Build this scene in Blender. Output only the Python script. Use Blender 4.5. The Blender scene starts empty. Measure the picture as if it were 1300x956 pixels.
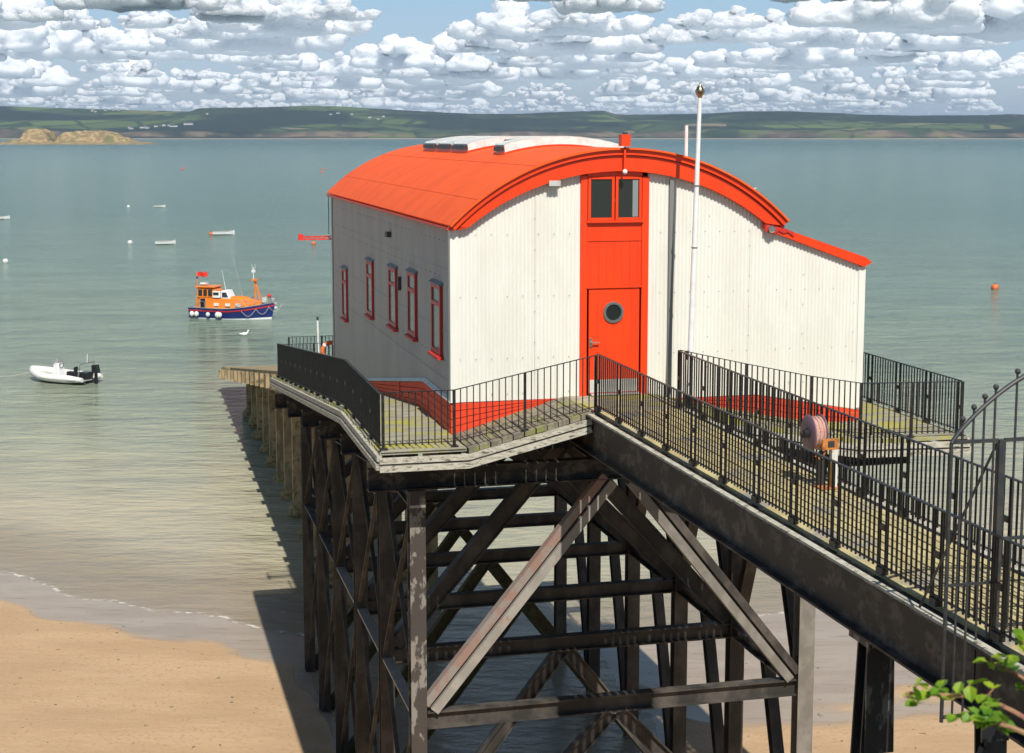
import bpy, bmesh, math, random
from mathutils import Vector, Matrix, noise
R = math.radians
random.seed(7)
sc = bpy.context.scene
col = sc.collection

# ------------------------------------------------------------------ camera numbers
F, CX, CY, H = 2000.0, 650.0, 433.5, 16.3
PITCH = math.atan(261.5 / 2000)
cp, sp = math.cos(PITCH), math.sin(PITCH)
YAW = math.atan(.2489)
OX, OY = -1.1242, 29.4                                  # the building's near left corner
def ray(x, y):
    a = (x - CX) / F; b = -(y - CY) / F
    return Vector((a, cp + b * sp, -sp + b * cp))
def at_z(x, y, z=0.0):
    r = ray(x, y); t = (z - H) / r.z
    return Vector((0, 0, H)) + r * t
def at_y(x, y, Y):
    r = ray(x, y); return Vector((0, 0, H)) + r * (Y / r.y)
def W(u, v, z=0.0):
    return Vector((OX + u * math.cos(YAW) - v * math.sin(YAW), OY + u * math.sin(YAW) + v * math.cos(YAW), z))
def smooth(a, b, x):
    t = max(0., min(1., (x - a) / (b - a))); return t * t * (3 - 2 * t)
def lerp_list(pts, x):
    if x <= pts[0][0]: return pts[0][1]
    for (a, p), (b, q) in zip(pts, pts[1:]):
        if x <= b: return p + (q - p) * (x - a) / (b - a)
    return pts[-1][1]

# ------------------------------------------------------------------ materials
def srgb(r, g, b):
    f = lambda c: (c / 255 / 12.92) if c / 255 <= .04045 else ((c / 255 + .055) / 1.055) ** 2.4
    return (f(r), f(g), f(b), 1)
def col4(c): return (c[0], c[1], c[2], 1)
def mat(name, c1, c2=None, scale=3, stretch=(1, 1, 1), lo=.42, hi=.62, c3=None, scale3=1, stretch3=(1, 1, 1), lo3=.6, hi3=.7,
        rough=.6, metal=0., bump=0., bscale=20, spec=.5, fine=0.):
    m = bpy.data.materials.new(name); m.use_nodes = True
    nt = m.node_tree; N = nt.nodes; L = nt.links
    b = N['Principled BSDF']; b.inputs['Roughness'].default_value = rough; b.inputs['Metallic'].default_value = metal
    b.inputs['Specular IOR Level'].default_value = spec
    tc = N.new('ShaderNodeTexCoord')
    def noi(sc_, st, detail=6, rgh=.6):
        mp = N.new('ShaderNodeMapping'); mp.inputs['Scale'].default_value = st
        L.new(tc.outputs['Object'], mp.inputs['Vector'])
        n = N.new('ShaderNodeTexNoise'); n.inputs['Scale'].default_value = sc_; n.inputs['Detail'].default_value = detail
        n.inputs['Roughness'].default_value = rgh
        L.new(mp.outputs[0], n.inputs['Vector']); return n.outputs['Fac']
    def ramp(f, a, c):
        r = N.new('ShaderNodeMapRange'); r.interpolation_type = 'SMOOTHSTEP'
        r.inputs['From Min'].default_value = a; r.inputs['From Max'].default_value = c
        L.new(f, r.inputs['Value']); return r.outputs[0]
    cur = None
    def mix(fac, A, B):
        x = N.new('ShaderNodeMix'); x.data_type = 'RGBA'
        L.new(fac, x.inputs['Factor'])
        if isinstance(A, tuple): x.inputs[6].default_value = A
        else: L.new(A, x.inputs[6])
        if isinstance(B, tuple): x.inputs[7].default_value = B
        else: L.new(B, x.inputs[7])
        return x.outputs[2]
    c = col4(c1)
    if c2: c = mix(ramp(noi(scale, stretch), lo, hi), c, col4(c2))
    if c3: c = mix(ramp(noi(scale3, stretch3, 8, .65), lo3, hi3), c, col4(c3))
    if fine:
        f = noi(70, (1, 1, 1), 3)
        mr = N.new('ShaderNodeMapRange'); mr.inputs['To Min'].default_value = 1 - fine; mr.inputs['To Max'].default_value = 1 + fine
        L.new(f, mr.inputs['Value'])
        v = N.new('ShaderNodeVectorMath'); v.operation = 'SCALE'
        if isinstance(c, tuple): v.inputs[0].default_value = c[:3]
        else: L.new(c, v.inputs[0])
        L.new(mr.outputs[0], v.inputs['Scale']); c = v.outputs[0]
    if isinstance(c, tuple): b.inputs['Base Color'].default_value = c
    else: L.new(c, b.inputs['Base Color'])
    if bump:
        bn = N.new('ShaderNodeBump'); bn.inputs['Strength'].default_value = bump; bn.inputs['Distance'].default_value = .02
        L.new(noi(bscale, (1, 1, 1)), bn.inputs['Height']); L.new(bn.outputs[0], b.inputs['Normal'])
    return m
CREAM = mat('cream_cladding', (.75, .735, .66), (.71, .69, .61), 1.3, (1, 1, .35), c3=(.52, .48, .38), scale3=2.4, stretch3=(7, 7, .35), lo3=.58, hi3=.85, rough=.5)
CREAM_SHADED = mat('cream_cladding_shaded', (.46, .45, .42), (.42, .41, .385), 1.1, (1, 1, .35), c3=(.45, .43, .38), scale3=1.8, stretch3=(3, 3, .5), lo3=.6, hi3=.9, rough=.5)  # the cream cladding again, side-wall shade put into a darker colour
TRIM = mat('grey_flashing', (.55, .54, .50), (.45, .44, .41), 3, rough=.45)
ROOF = mat('orange_roof_sheet', (.86, .115, .018), (.80, .10, .016), 1.5, (.3, 1, 1), c3=(.80, .20, .085), scale3=1.6, stretch3=(.5, 6, .5), lo3=.56, hi3=.85, rough=.6, spec=.18)
RED = mat('orange_red_paint', (.83, .052, .004), (.77, .045, .004), 2.3, (1, 1, .4), rough=.38, bump=.08, bscale=12)
REDWOOD = mat('red_painted_boards', (.76, .05, .01), (.64, .045, .012), 5, (1, 1, 3), c3=(.42, .06, .025), scale3=6, lo3=.66, hi3=.75, rough=.6, bump=.3)
SIDERED = mat('red_window_frame', (.55, .03, .02), (.48, .03, .02), 5, rough=.4)
GLASS = mat('dark_glass', (.02, .025, .025), rough=.04, spec=.9)
PALEGLASS = mat('pale_glass', (.22, .25, .25), rough=.08, spec=.9)
WHITE = mat('white_gloss', (.80, .80, .78), (.72, .72, .69), 4, rough=.35)
ROOFLIGHT = mat('rooflight_white', (.74, .74, .70), (.6, .6, .57), 5, rough=.3)
CHROME = mat('brushed_metal', (.62, .60, .56), rough=.3, metal=1)
DARKM = mat('dark_metal', (.06, .06, .06), rough=.45, metal=.3)
PLAINGREY = mat('plain_grey', (.19, .19, .18), rough=.5)
GOLD = mat('tarnished_gold', (.36, .28, .18), rough=.3, metal=1)
IRON = mat('black_railing_paint', (.012, .012, .013), (.03, .026, .022), 9, rough=.45)
IRONG = mat('dark_grey_gate_paint', (.028, .032, .036), (.05, .045, .04), 9, rough=.5)
GIRDER = mat('tarred_girder', (.016, .015, .014), (.095, .078, .062), 2.6, (1, 1, 1.5), .47, .62, c3=(.02, .018, .016), scale3=9, lo3=.5, hi3=.62, rough=.6, bump=.25, fine=.2)
STEEL = mat('weathered_steel', (.030, .027, .023), (.095, .082, .068), 1.6, (1, 1, .6), .4, .66, c3=(.075, .035, .018), scale3=3.1, lo3=.62, hi3=.72, rough=.6, bump=.25, fine=.25)
STEELG = mat('pale_worn_steel', (.26, .24, .205), (.33, .30, .26), 2.6, (1, 1, .7), .4, .65, c3=(.36, .15, .06), scale3=2.6, lo3=.64, hi3=.72, rough=.55, bump=.2, fine=.15)
STEELM = mat('mottled_worn_steel', (.06, .05, .043), (.23, .21, .18), 4.2, (1, 1, .5), .5, .56, c3=(.25, .10, .04), scale3=3.6, lo3=.66, hi3=.74, rough=.55, bump=.3, fine=.15)
STEELW = mat('grey_brown_worn_steel', (.17, .155, .13), (.24, .22, .19), 2.6, (1, 1, .7), .4, .65, c3=(.30, .12, .05), scale3=2.1, lo3=.62, hi3=.70, rough=.55, bump=.2, fine=.15)
STEELR = mat('primer_red_steel', (.27, .165, .13), (.25, .22, .19), 3, (1, 1, 1), .45, .6, rough=.6)
WEEDY = mat('weedy_steel', (.04, .05, .02), (.07, .085, .025), 4, c3=(.03, .025, .02), scale3=8, lo3=.45, hi3=.6, rough=.8, bump=.6)
PLANK = mat('weathered_planks', (.24, .225, .165), (.34, .325, .25), 2.2, (1, 3, 1), .4, .62, c3=(.36, .33, .06), scale3=1.3, stretch3=(1, 1.3, 1), lo3=.44, hi3=.62, rough=.85, bump=.5, bscale=30, fine=.3)
PLANKY = mat('lichen_bridge_boards', (.40, .33, .16), (.52, .44, .22), 3.5, (1.6, .5, 1), .4, .6, c3=(.24, .23, .21), scale3=1.6, stretch3=(1, .6, 1), lo3=.48, hi3=.66, rough=.85, bump=.4, bscale=30, fine=.3)
PLANKD = mat('mossy_dark_planks', (.15, .13, .095), (.24, .215, .15), 4, (2, 1, 1), .4, .6, c3=(.20, .22, .05), scale3=2.6, lo3=.54, hi3=.66, rough=.85, bump=.6, bscale=25, fine=.3)
EDGE = mat('pale_weathered_timber', (.50, .48, .40), (.36, .34, .26), 3, (2, 2, 8), .4, .62, c3=(.12, .11, .085), scale3=5, stretch3=(1.5, 1.5, 5), lo3=.54, hi3=.64, rough=.8, bump=.4, fine=.2)
CONC = mat('weedy_concrete', (.38, .29, .16), (.22, .165, .09), 2.2, (1, 1, .5), .4, .62, c3=(.12, .10, .05), scale3=4, lo3=.52, hi3=.66, rough=.9, bump=.8, bscale=9, fine=.3)
ROCKFT = mat('crusted_footing', (.36, .27, .12), (.18, .13, .06), 6, rough=.95, bump=1., bscale=10)
PINK = mat('faded_mauve_plastic', (.20, .11, .145), (.16, .09, .12), 4, rough=.45)
HOSE = mat('pale_pink_hose', (.50, .24, .19), (.62, .46, .38), 8, (1, 30, 1), rough=.5)
RUST = mat('orange_rust', (.55, .20, .04), (.30, .10, .03), 8, c3=(.5, .45, .38), scale3=6, lo3=.58, hi3=.66, rough=.8, bump=.4)
WHITERUST = mat('rust_streaked_white_paint', (.62, .62, .58), (.56, .3, .07), 5, (1, 1, .4), .5, .62, rough=.6)
ORANGE = mat('lifeboat_orange', (.78, .22, .02), (.72, .19, .02), 3, rough=.4)
BLUE = mat('navy_hull_paint', (.015, .03, .14), (.02, .035, .16), 3, rough=.3)
REDM = mat('signal_red', (.7, .03, .02), rough=.5)
GREYD = mat('grey_deck_paint', (.35, .35, .33), (.28, .28, .26), 5, rough=.7)
RUBBER = mat('white_rubber', (.74, .73, .68), (.66, .65, .6), 4, rough=.5)
BLACK = mat('black_plastic', (.012, .012, .014), rough=.35)
ROPE = mat('pale_rope', (.5, .46, .38), rough=.9)
BUOYO = mat('orange_buoy', (.75, .17, .04), (.6, .12, .03), 3, rough=.5)
GULLW = mat('white_feathers', (.8, .8, .78), (.45, .46, .48), 5, lo=.6, hi=.7, rough=.9)
HWALL = mat('white_render', (.52, .52, .50), rough=.8)
HROOF = mat('slate_roof', (.12, .12, .13), rough=.8)

# ------------------------------------------------------------------ mesh builder
class MB:
    def __init__(s): s.v = []; s.f = []
    def add(s, vs, fs):
        o = len(s.v); s.v += [tuple(p) for p in vs]; s.f += [tuple(i + o for i in f) for f in fs]; return s
    def hexa(s, p):      # 8 points: bottom 4 ccw, top 4 ccw
        return s.add(p, [(3, 2, 1, 0), (4, 5, 6, 7), (0, 1, 5, 4), (1, 2, 6, 5), (2, 3, 7, 6), (3, 0, 4, 7)])
    def box(s, x0, x1, y0, y1, z0, z1):
        return s.hexa([(x0, y0, z0), (x1, y0, z0), (x1, y1, z0), (x0, y1, z0), (x0, y0, z1), (x1, y0, z1), (x1, y1, z1), (x0, y1, z1)])
    def bar(s, p, q, w, h, up=(0, 0, 1), ow=0, oh=0):   # w across, h along 'up'
        p = Vector(p); q = Vector(q); d = (q - p).normalized(); up = Vector(up)
        sd = d.cross(up)
        if sd.length < 1e-4: sd = d.cross(Vector((0, 1, 0)))
        sd.normalize(); u2 = sd.cross(d).normalized()
        P = []
        for dz in (-1, 1):
            for (e, sx) in ((p, -1), (q, -1), (q, 1), (p, 1)):
                P.append(e + sd * (ow + sx * w / 2) + u2 * (oh + dz * h / 2))
        # order: bottom ccw
        return s.hexa([P[0], P[3], P[2], P[1], P[4], P[7], P[6], P[5]])
    def ibeam(s, p, q, w, h, up=(0, 0, 1), t=.03, web=.03):
        s.bar(p, q, w, t, up, 0, h / 2 - t / 2); s.bar(p, q, w, t, up, 0, -h / 2 + t / 2)
        return s.bar(p, q, web, h - 2 * t, up)
    def tube(s, pts, r, n=8, caps=True):
        pts = [Vector(p) for p in pts]; rs = r if isinstance(r, (list, tuple)) else [r] * len(pts)
        ring = []
        d0 = (pts[1] - pts[0]).normalized()
        a = d0.orthogonal().normalized()
        o = len(s.v)
        for i, p in enumerate(pts):
            d = (pts[min(i + 1, len(pts) - 1)] - pts[max(i - 1, 0)]).normalized()
            a = (a - d * a.dot(d)).normalized(); b = d.cross(a)
            for k in range(n):
                t = 2 * math.pi * k / n
                s.v.append(tuple(p + (a * math.cos(t) + b * math.sin(t)) * rs[i]))
        for i in range(len(pts) - 1):
            for k in range(n):
                k2 = (k + 1) % n
                s.f.append((o + i * n + k, o + i * n + k2, o + (i + 1) * n + k2, o + (i + 1) * n + k))
        if caps:
            s.f.append(tuple(o + k for k in reversed(range(n)))); s.f.append(tuple(o + (len(pts) - 1) * n + k for k in range(n)))
        return s
    def lathe(s, prof, c=(0, 0, 0), n=16, axis='z'):      # prof: (r, h)
        o = len(s.v)
        for r, h in prof:
            for k in range(n):
                t = 2 * math.pi * k / n
                x, y = r * math.cos(t), r * math.sin(t)
                p = (x, y, h) if axis == 'z' else ((x, h, y) if axis == 'y' else (h, x, y))
                s.v.append((c[0] + p[0], c[1] + p[1], c[2] + p[2]))
        for i in range(len(prof) - 1):
            for k in range(n):
                k2 = (k + 1) % n
                s.f.append((o + i * n + k, o + i * n + k2, o + (i + 1) * n + k2, o + (i + 1) * n + k))
        s.f.append(tuple(o + k for k in reversed(range(n)))); s.f.append(tuple(o + (len(prof) - 1) * n + k for k in range(n)))
        return s
    def ball(s, c, r, n=12, m=8, sq=(1, 1, 1)):
        prof = [(max(.001, r * math.sin(math.pi * i / m)), -r * math.cos(math.pi * i / m)) for i in range(m + 1)]
        o = len(s.v); s.lathe(prof, (0, 0, 0), n)
        for i in range(o, len(s.v)):
            p = s.v[i]; s.v[i] = (c[0] + p[0] * sq[0], c[1] + p[1] * sq[1], c[2] + p[2] * sq[2])
        return s
    def prism(s, poly, y0, y1, axis='y'):                  # poly in (x,z) extruded along y; or (y,z) along x
        n = len(poly)
        mk = (lambda a, b, t: (a, t, b)) if axis == 'y' else (lambda a, b, t: (t, a, b))
        vs = [mk(a, b, y0) for a, b in poly] + [mk(a, b, y1) for a, b in poly]
        fs = [tuple(range(n)), tuple(reversed(range(n, 2 * n)))] + [(i, (i + 1) % n + 0, (i + 1) % n + n, i + n) for i in range(n)]
        fs[2:] = [(i, i + n, (i + 1) % n + n, (i + 1) % n) for i in range(n)]
        return s.add(vs, fs)
    def build(s, name, m, parent=None, smooth_=False, bevel=0., recalc=True):
        me = bpy.data.meshes.new(name); me.from_pydata(s.v, [], s.f); me.update()
        if recalc:
            bm = bmesh.new(); bm.from_mesh(me); bmesh.ops.recalc_face_normals(bm, faces=bm.faces); bm.to_mesh(me); bm.free()
        if smooth_:
            me.polygons.foreach_set('use_smooth', [True] * len(me.polygons))
            try: me.set_sharp_from_angle(angle=R(40))
            except Exception: pass
        o = bpy.data.objects.new(name, me); col.objects.link(o)
        if m: me.materials.append(m)
        if parent: o.parent = parent
        if bevel:
            b = o.modifiers.new('bevel', 'BEVEL'); b.width = bevel; b.segments = 1; b.limit_method = 'ANGLE'
        return o
def tag(o, label=None, cat=None, group=None, kind=None):
    if label: o['label'] = label
    if cat: o['category'] = cat
    if group: o['group'] = group
    if kind: o['kind'] = kind
    return o
def empty(name, loc, rz=0, label=None, cat=None, group=None):
    o = bpy.data.objects.new(name, None); col.objects.link(o); o.location = loc; o.rotation_euler = (0, 0, rz)
    o.empty_display_size = .3
    return tag(o, label, cat, group)
def copy_tree(o, parent=None, **kw):
    c = o.copy(); col.objects.link(c); c.parent = parent
    for ch in list(o.children): copy_tree(ch, c)
    return c
FR = (OX, OY, 0)
def site(name, label, cat, group=None): return empty(name, FR, YAW, label, cat, group)   # local coords = (u, v, z)

# ------------------------------------------------------------------ terrain numbers
SHORE = [(-140, 74), (-60, 69), (-30, 61.5), (-19.4, 57.6), (-13, 53.4), (-7.3, 49.9), (-2, 48.6), (2.5, 49.0), (6, 51), (9.7, 53.2), (18.5, 54.6), (40, 57.5), (90, 66)]
def shore(x): return lerp_list(SHORE, x) + .45 * math.sin(x * .55 + .4) + .22 * math.sin(x * 1.7)
def pool(x, y):          # scour pool left by the tide between the pier legs
    u = (x - OX) * math.cos(YAW) + (y - OY) * math.sin(YAW); v = -(x - OX) * math.sin(YAW) + (y - OY) * math.cos(YAW)
    n = 1.1 * noise.noise(Vector((x * .35, y * .35, 6)))
    return smooth(0, 1, (4.9 - abs(u - 3.6 + .5 * n)) / 1.3) * smooth(-.5, 2.5, v + n) * (1 - smooth(17, 24, v))
def ground_z(x, y):
    s = shore(x) - y
    k0 = 1 - .75 * smooth(1, 6, x) * (1 - smooth(26, 40, x))
    z = .024 * s * k0 if s > 0 else max(-7., .05 * s)
    if s > 6: z += .012 * (s - 6) * k0
    z += .03 * noise.noise(Vector((x * .25, y * .5, 0))) * smooth(2, 8, s)
    if s > 0: pl = pool(x, y); z = z * (1 - pl) - .16 * pl
    # the bank below the viewpoint
    k = smooth(2.8, 5.5, x)
    top = 14.35 * (1 - k) + 11.05 * k
    y1 = 3.2 * (1 - k) + 6.5 * k; y2 = 12 * (1 - k) + 13.5 * k
    b = 1 - smooth(y1, y2, y + .8 * noise.noise(Vector((x * .5, 3.1, 0))) * (1 if y > y1 else 0))
    lin = max(0., min(1., (y2 - y) / (y2 - y1)))
    b = .5 * b + .5 * lin
    if y > 0: z = z * (1 - b) + (top + .12 * noise.noise(Vector((x, y, 2)))) * b
    else: z = top
    return z
def steps(a, b, first, grow):
    out = [a]; d = first
    while out[-1] < b: out.append(out[-1] + d); d *= grow
    return out
def grid_mesh(name, xs, ys, zf, m, kind='structure', attr=None, sm=True):
    v = [(x, y, zf(x, y)) for y in ys for x in xs]; nx = len(xs)
    f = [(j * nx + i, j * nx + i + 1, (j + 1) * nx + i + 1, (j + 1) * nx + i) for j in range(len(ys) - 1) for i in range(nx - 1)]
    me = bpy.data.meshes.new(name); me.from_pydata(v, [], f); me.update()
    if sm: me.polygons.foreach_set('use_smooth', [True] * len(me.polygons))
    if attr:
        a = me.attributes.new(attr[0], 'FLOAT', 'POINT'); a.data.foreach_set('value', [attr[1](x, y) for y in ys for x in xs])
    o = bpy.data.objects.new(name, me); col.objects.link(o); me.materials.append(m)
    o['kind'] = kind
    return o

# sand material: wetness from height above the water
def sand_material():
    m = bpy.data.materials.new('beach_sand'); m.use_nodes = True; nt = m.node_tree; N = nt.nodes; L = nt.links
    b = N['Principled BSDF']
    geo = N.new('ShaderNodeNewGeometry'); sx = N.new('ShaderNodeSeparateXYZ'); L.new(geo.outputs['Position'], sx.inputs[0])
    def noi(s, st=(1, 1, 1), det=5):
        mp = N.new('ShaderNodeMapping'); mp.inputs['Scale'].default_value = st; L.new(geo.outputs['Position'], mp.inputs[0])
        n = N.new('ShaderNodeTexNoise'); n.inputs['Scale'].default_value = s; n.inputs['Detail'].default_value = det; L.new(mp.outputs[0], n.inputs['Vector']); return n.outputs['Fac']
    def mth(op, a, b_=None):
        x = N.new('ShaderNodeMath'); x.operation = op
        for i, q in enumerate((a, b_)):
            if q is None: continue
            if isinstance(q, (int, float)): x.inputs[i].default_value = q
            else: L.new(q, x.inputs[i])
        return x.outputs[0]
    def rng(v, a, c, d=0., e=1.):
        r = N.new('ShaderNodeMapRange'); r.interpolation_type = 'SMOOTHSTEP'
        for k, q in (('From Min', a), ('From Max', c), ('To Min', d), ('To Max', e)): r.inputs[k].default_value = q
        L.new(v, r.inputs['Value']); return r.outputs[0]
    def mix(f, A, B):
        x = N.new('ShaderNodeMix'); x.data_type = 'RGBA'; L.new(f, x.inputs[0])
        for i, q in ((6, A), (7, B)):
            if isinstance(q, tuple): x.inputs[i].default_value = col4(q)
            else: L.new(q, x.inputs[i])
        return x.outputs[2]
    zz = mth('ADD', sx.outputs['Z'], mth('MULTIPLY', mth('SUBTRACT', noi(.35, (1, 1.6, 1), 4), .5), .045))
    dry = rng(zz, .062, .078)
    drysand = mix(rng(noi(.22, (1, 2.4, 1)), .35, .65), (.44, .295, .17), (.50, .345, .205))
    drysand = mix(rng(noi(9, (1, 1, 1), 8), .52, .72), drysand, (.40, .26, .13))
    wetsand = mix(rng(noi(.5, (.5, 2, 1)), .35, .65), (.33, .26, .195), (.38, .31, .24))
    wetsand = mix(rng(noi(2.2, (.35, 3, 1), 6), .55, .75), wetsand, (.24, .18, .125))
    c = mix(dry, wetsand, drysand)
    pm = rng(noi(4.2, (1, 1, 1), 3), .70, .72)                 # scattered weed scraps and pebbles
    c = mix(pm, c, (.12, .10, .05))
    rock = mix(rng(noi(1.6), .4, .6), (.20, .17, .12), (.10, .13, .04))
    c = mix(rng(sx.outputs['Z'], 2.0, 2.9), c, rock)
    L.new(c, b.inputs['Base Color'])
    L.new(rng(dry, 0, 1, .32, .95), b.inputs['Roughness'])
    b.inputs['Specular IOR Level'].default_value = .35
    bn = N.new('ShaderNodeBump'); bn.inputs['Strength'].default_value = .5; bn.inputs['Distance'].default_value = .05
    hgt = mth('ADD', mth('MULTIPLY', noi(1.4, (1, 2, 1)), 1.1), mth('MULTIPLY', noi(6), .6))
    L.new(mth('MULTIPLY', hgt, rng(dry, 0, 1, .15, 1.)), bn.inputs['Height']); L.new(bn.outputs[0], b.inputs['Normal'])
    return m
xs = sorted(set([-9000, -4000, -1500, -600, -250, -140, -90] + [-60 + i * .75 for i in range(161)] + [75, 100, 160, 300, 700, 1800, 4500, 9000]))
ys = [-1500, -300, -60, -15, -5] + [0 + i * .5 for i in range(150)] + [80, 90, 110, 150, 250, 500, 1200, 3000, 6000, 12500]
grid_mesh('ground', xs, ys, ground_z, sand_material())

# water
def water_material():
    m = bpy.data.materials.new('sea_water'); m.use_nodes = True; nt = m.node_tree; N = nt.nodes; L = nt.links
    b = N['Principled BSDF']
    at = N.new('ShaderNodeAttribute'); at.attribute_name = 'depth'
    geo = N.new('ShaderNodeNewGeometry')
    def noi(s, st=(1, 1, 1), det=4, rgh=.55, rot=0):
        mp = N.new('ShaderNodeMapping'); mp.inputs['Scale'].default_value = st; mp.inputs['Rotation'].default_value = (0, 0, rot); L.new(geo.outputs['Position'], mp.inputs[0])
        n = N.new('ShaderNodeTexNoise'); n.inputs['Scale'].default_value = s; n.inputs['Detail'].default_value = det; n.inputs['Roughness'].default_value = rgh
        L.new(mp.outputs[0], n.inputs['Vector']); return n.outputs['Fac']
    def mth(op, a, b_=None):
        x = N.new('ShaderNodeMath'); x.operation = op
        for i, q in enumerate((a, b_)):
            if q is None: continue
            if isinstance(q, (int, float)): x.inputs[i].default_value = q
            else: L.new(q, x.inputs[i])
        return x.outputs[0]
    def rng(v, a, c, d=0., e=1., it='SMOOTHSTEP'):
        r = N.new('ShaderNodeMapRange'); r.interpolation_type = it
        for k, q in (('From Min', a), ('From Max', c), ('To Min', d), ('To Max', e)): r.inputs[k].default_value = q
        L.new(v, r.inputs['Value']); return r.outputs[0]
    def mix(f, A, B):
        x = N.new('ShaderNodeMix'); x.data_type = 'RGBA'; L.new(f, x.inputs[0])
        for i, q in ((6, A), (7, B)):
            if isinstance(q, tuple): x.inputs[i].default_value = col4(q)
            else: L.new(q, x.inputs[i])
        return x.outputs[2]
    # distance from the waterline in metres, ragged
    s = mth('ADD', at.outputs['Fac'], mth('MULTIPLY', mth('SUBTRACT', noi(.5, (1, 1, 1), 3), .5), .9))
    s2 = mth('ADD', at.outputs['Fac'], mth('MULTIPLY', mth('SUBTRACT', noi(.03, (1, 1, 1), 4), .5), 34))
    cr = N.new('ShaderNodeValToRGB'); e = cr.color_ramp.elements
    stops = [(0, (.46, .375, .26)), (.03, (.43, .38, .26)), (.10, (.35, .36, .25)), (.26, (.235, .31, .225)), (.55, (.155, .245, .19)), (1, (.095, .185, .155))]
    e[0].position = 0; e[0].color = col4(stops[0][1]); e[1].position = 1; e[1].color = col4(stops[-1][1])
    for p_, c_ in stops[1:-1]:
        q = e.new(p_); q.color = col4(c_)
    L.new(rng(s2, 0, 260, 0, 1, 'LINEAR'), cr.inputs[0])
    far = mix(rng(at.outputs['Fac'], 300, 2500), cr.outputs[0], (.072, .145, .138))
    streak = mth('SUBTRACT', noi(.006, (.3, 2.2, 1), 4), .5)
    far = mix(rng(noi(.008, (.25, 2.0, 1), 5), .45, .7, 0, .35), far, (.12, .20, .175))
    foam_edge = rng(s, .10, .32, 1, 0)
    foam_n = rng(noi(2.4, (1, 1.3, 1), 7, .75), .44, .57)
    foam = mth('MULTIPLY', mth('MULTIPLY', foam_edge, foam_n), rng(s, -.1, .03))
    fr = rng(noi(.14, (1, 2.2, 1), 2), .45, .6)
    foam = mth('MULTIPLY', foam, rng(noi(.16, (1, .3, 1), 2), .33, .5))
    rip_shade = mth('MULTIPLY', rng(mth('ADD', mth('MULTIPLY', noi(.33, (.45, 1.1, 1), 4, .65, R(8)), .5), mth('MULTIPLY', noi(1.2, (.5, 1.3, 1), 4, .65, R(-9)), .5)), .46, .60), rng(at.outputs['Fac'], 0, 70, .06, .24))  # shading of the ripples painted into the water colour as dark streaks
    far = mix(rip_shade, far, (.06, .105, .085))
    rip_shade2 = mth('MULTIPLY', rng(noi(.11, (.30, 1.0, 1), 6, .7, R(4)), .46, .58), rng(at.outputs['Fac'], 0, 70, .04, .28))  # broader wave shading, likewise mixed into the colour
    far = mix(rip_shade2, far, (.065, .12, .10))
    c = mix(foam, far, (.72, .68, .60))
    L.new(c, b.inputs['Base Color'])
    al = rng(s, 0, 9., .45, 1.)
    al = mth('MULTIPLY', al, rng(s, -.02, .05))
    L.new(mth('MAXIMUM', al, foam), b.inputs['Alpha'])
    b.inputs['IOR'].default_value = 1.33
    L.new(rng(at.outputs['Fac'], 40, 3500, .14, .30), b.inputs['Roughness'])
    b.inputs['Specular IOR Level'].default_value = .33
    # three families of ripples
    w1 = noi(2.0, (.6, 1.5, 1), 5, .65, R(14)); w2 = noi(.75, (.5, 1.7, 1), 5, .68, R(-12)); w4 = noi(.27, (.6, 1.2, 1), 4, .6, R(20)); w3 = noi(.07, (.35, 2., 1), 4, .65, R(5))
    h = mth('ADD', mth('MULTIPLY', w1, .36), mth('ADD', mth('ADD', mth('MULTIPLY', w2, 1.0), mth('MULTIPLY', w4, 3.4)), mth('MULTIPLY', w3, 2.0)))
    h = mth('MULTIPLY', h, rng(at.outputs['Fac'], 0, 60, .18, 1.))
    bn = N.new('ShaderNodeBump'); bn.inputs['Strength'].default_value = 1.; bn.inputs['Distance'].default_value = .8
    L.new(h, bn.inputs['Height']); L.new(bn.outputs[0], b.inputs['Normal'])
    return m
wx = sorted(set([-12000, -6000, -2500, -1000, -400, -200, -140, -100] + [-70 + i * 1.0 for i in range(141)] + [85, 110, 160, 300, 700, 1800, 5000, 12000]))
wy = [24 + i * .5 for i in range(40)] + [44 + i * .4 for i in range(50)] + [64 + i * 2 for i in range(20)] + [110, 130, 160, 200, 260, 350, 500, 800, 1300, 2200, 4000, 7000, 12400]
grid_mesh('sea_water', wx, wy, lambda x, y: 0., water_material(), attr=('depth', lambda x, y: max(y - shore(x), 2.2 * pool(x, y) - .4)))

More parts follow.
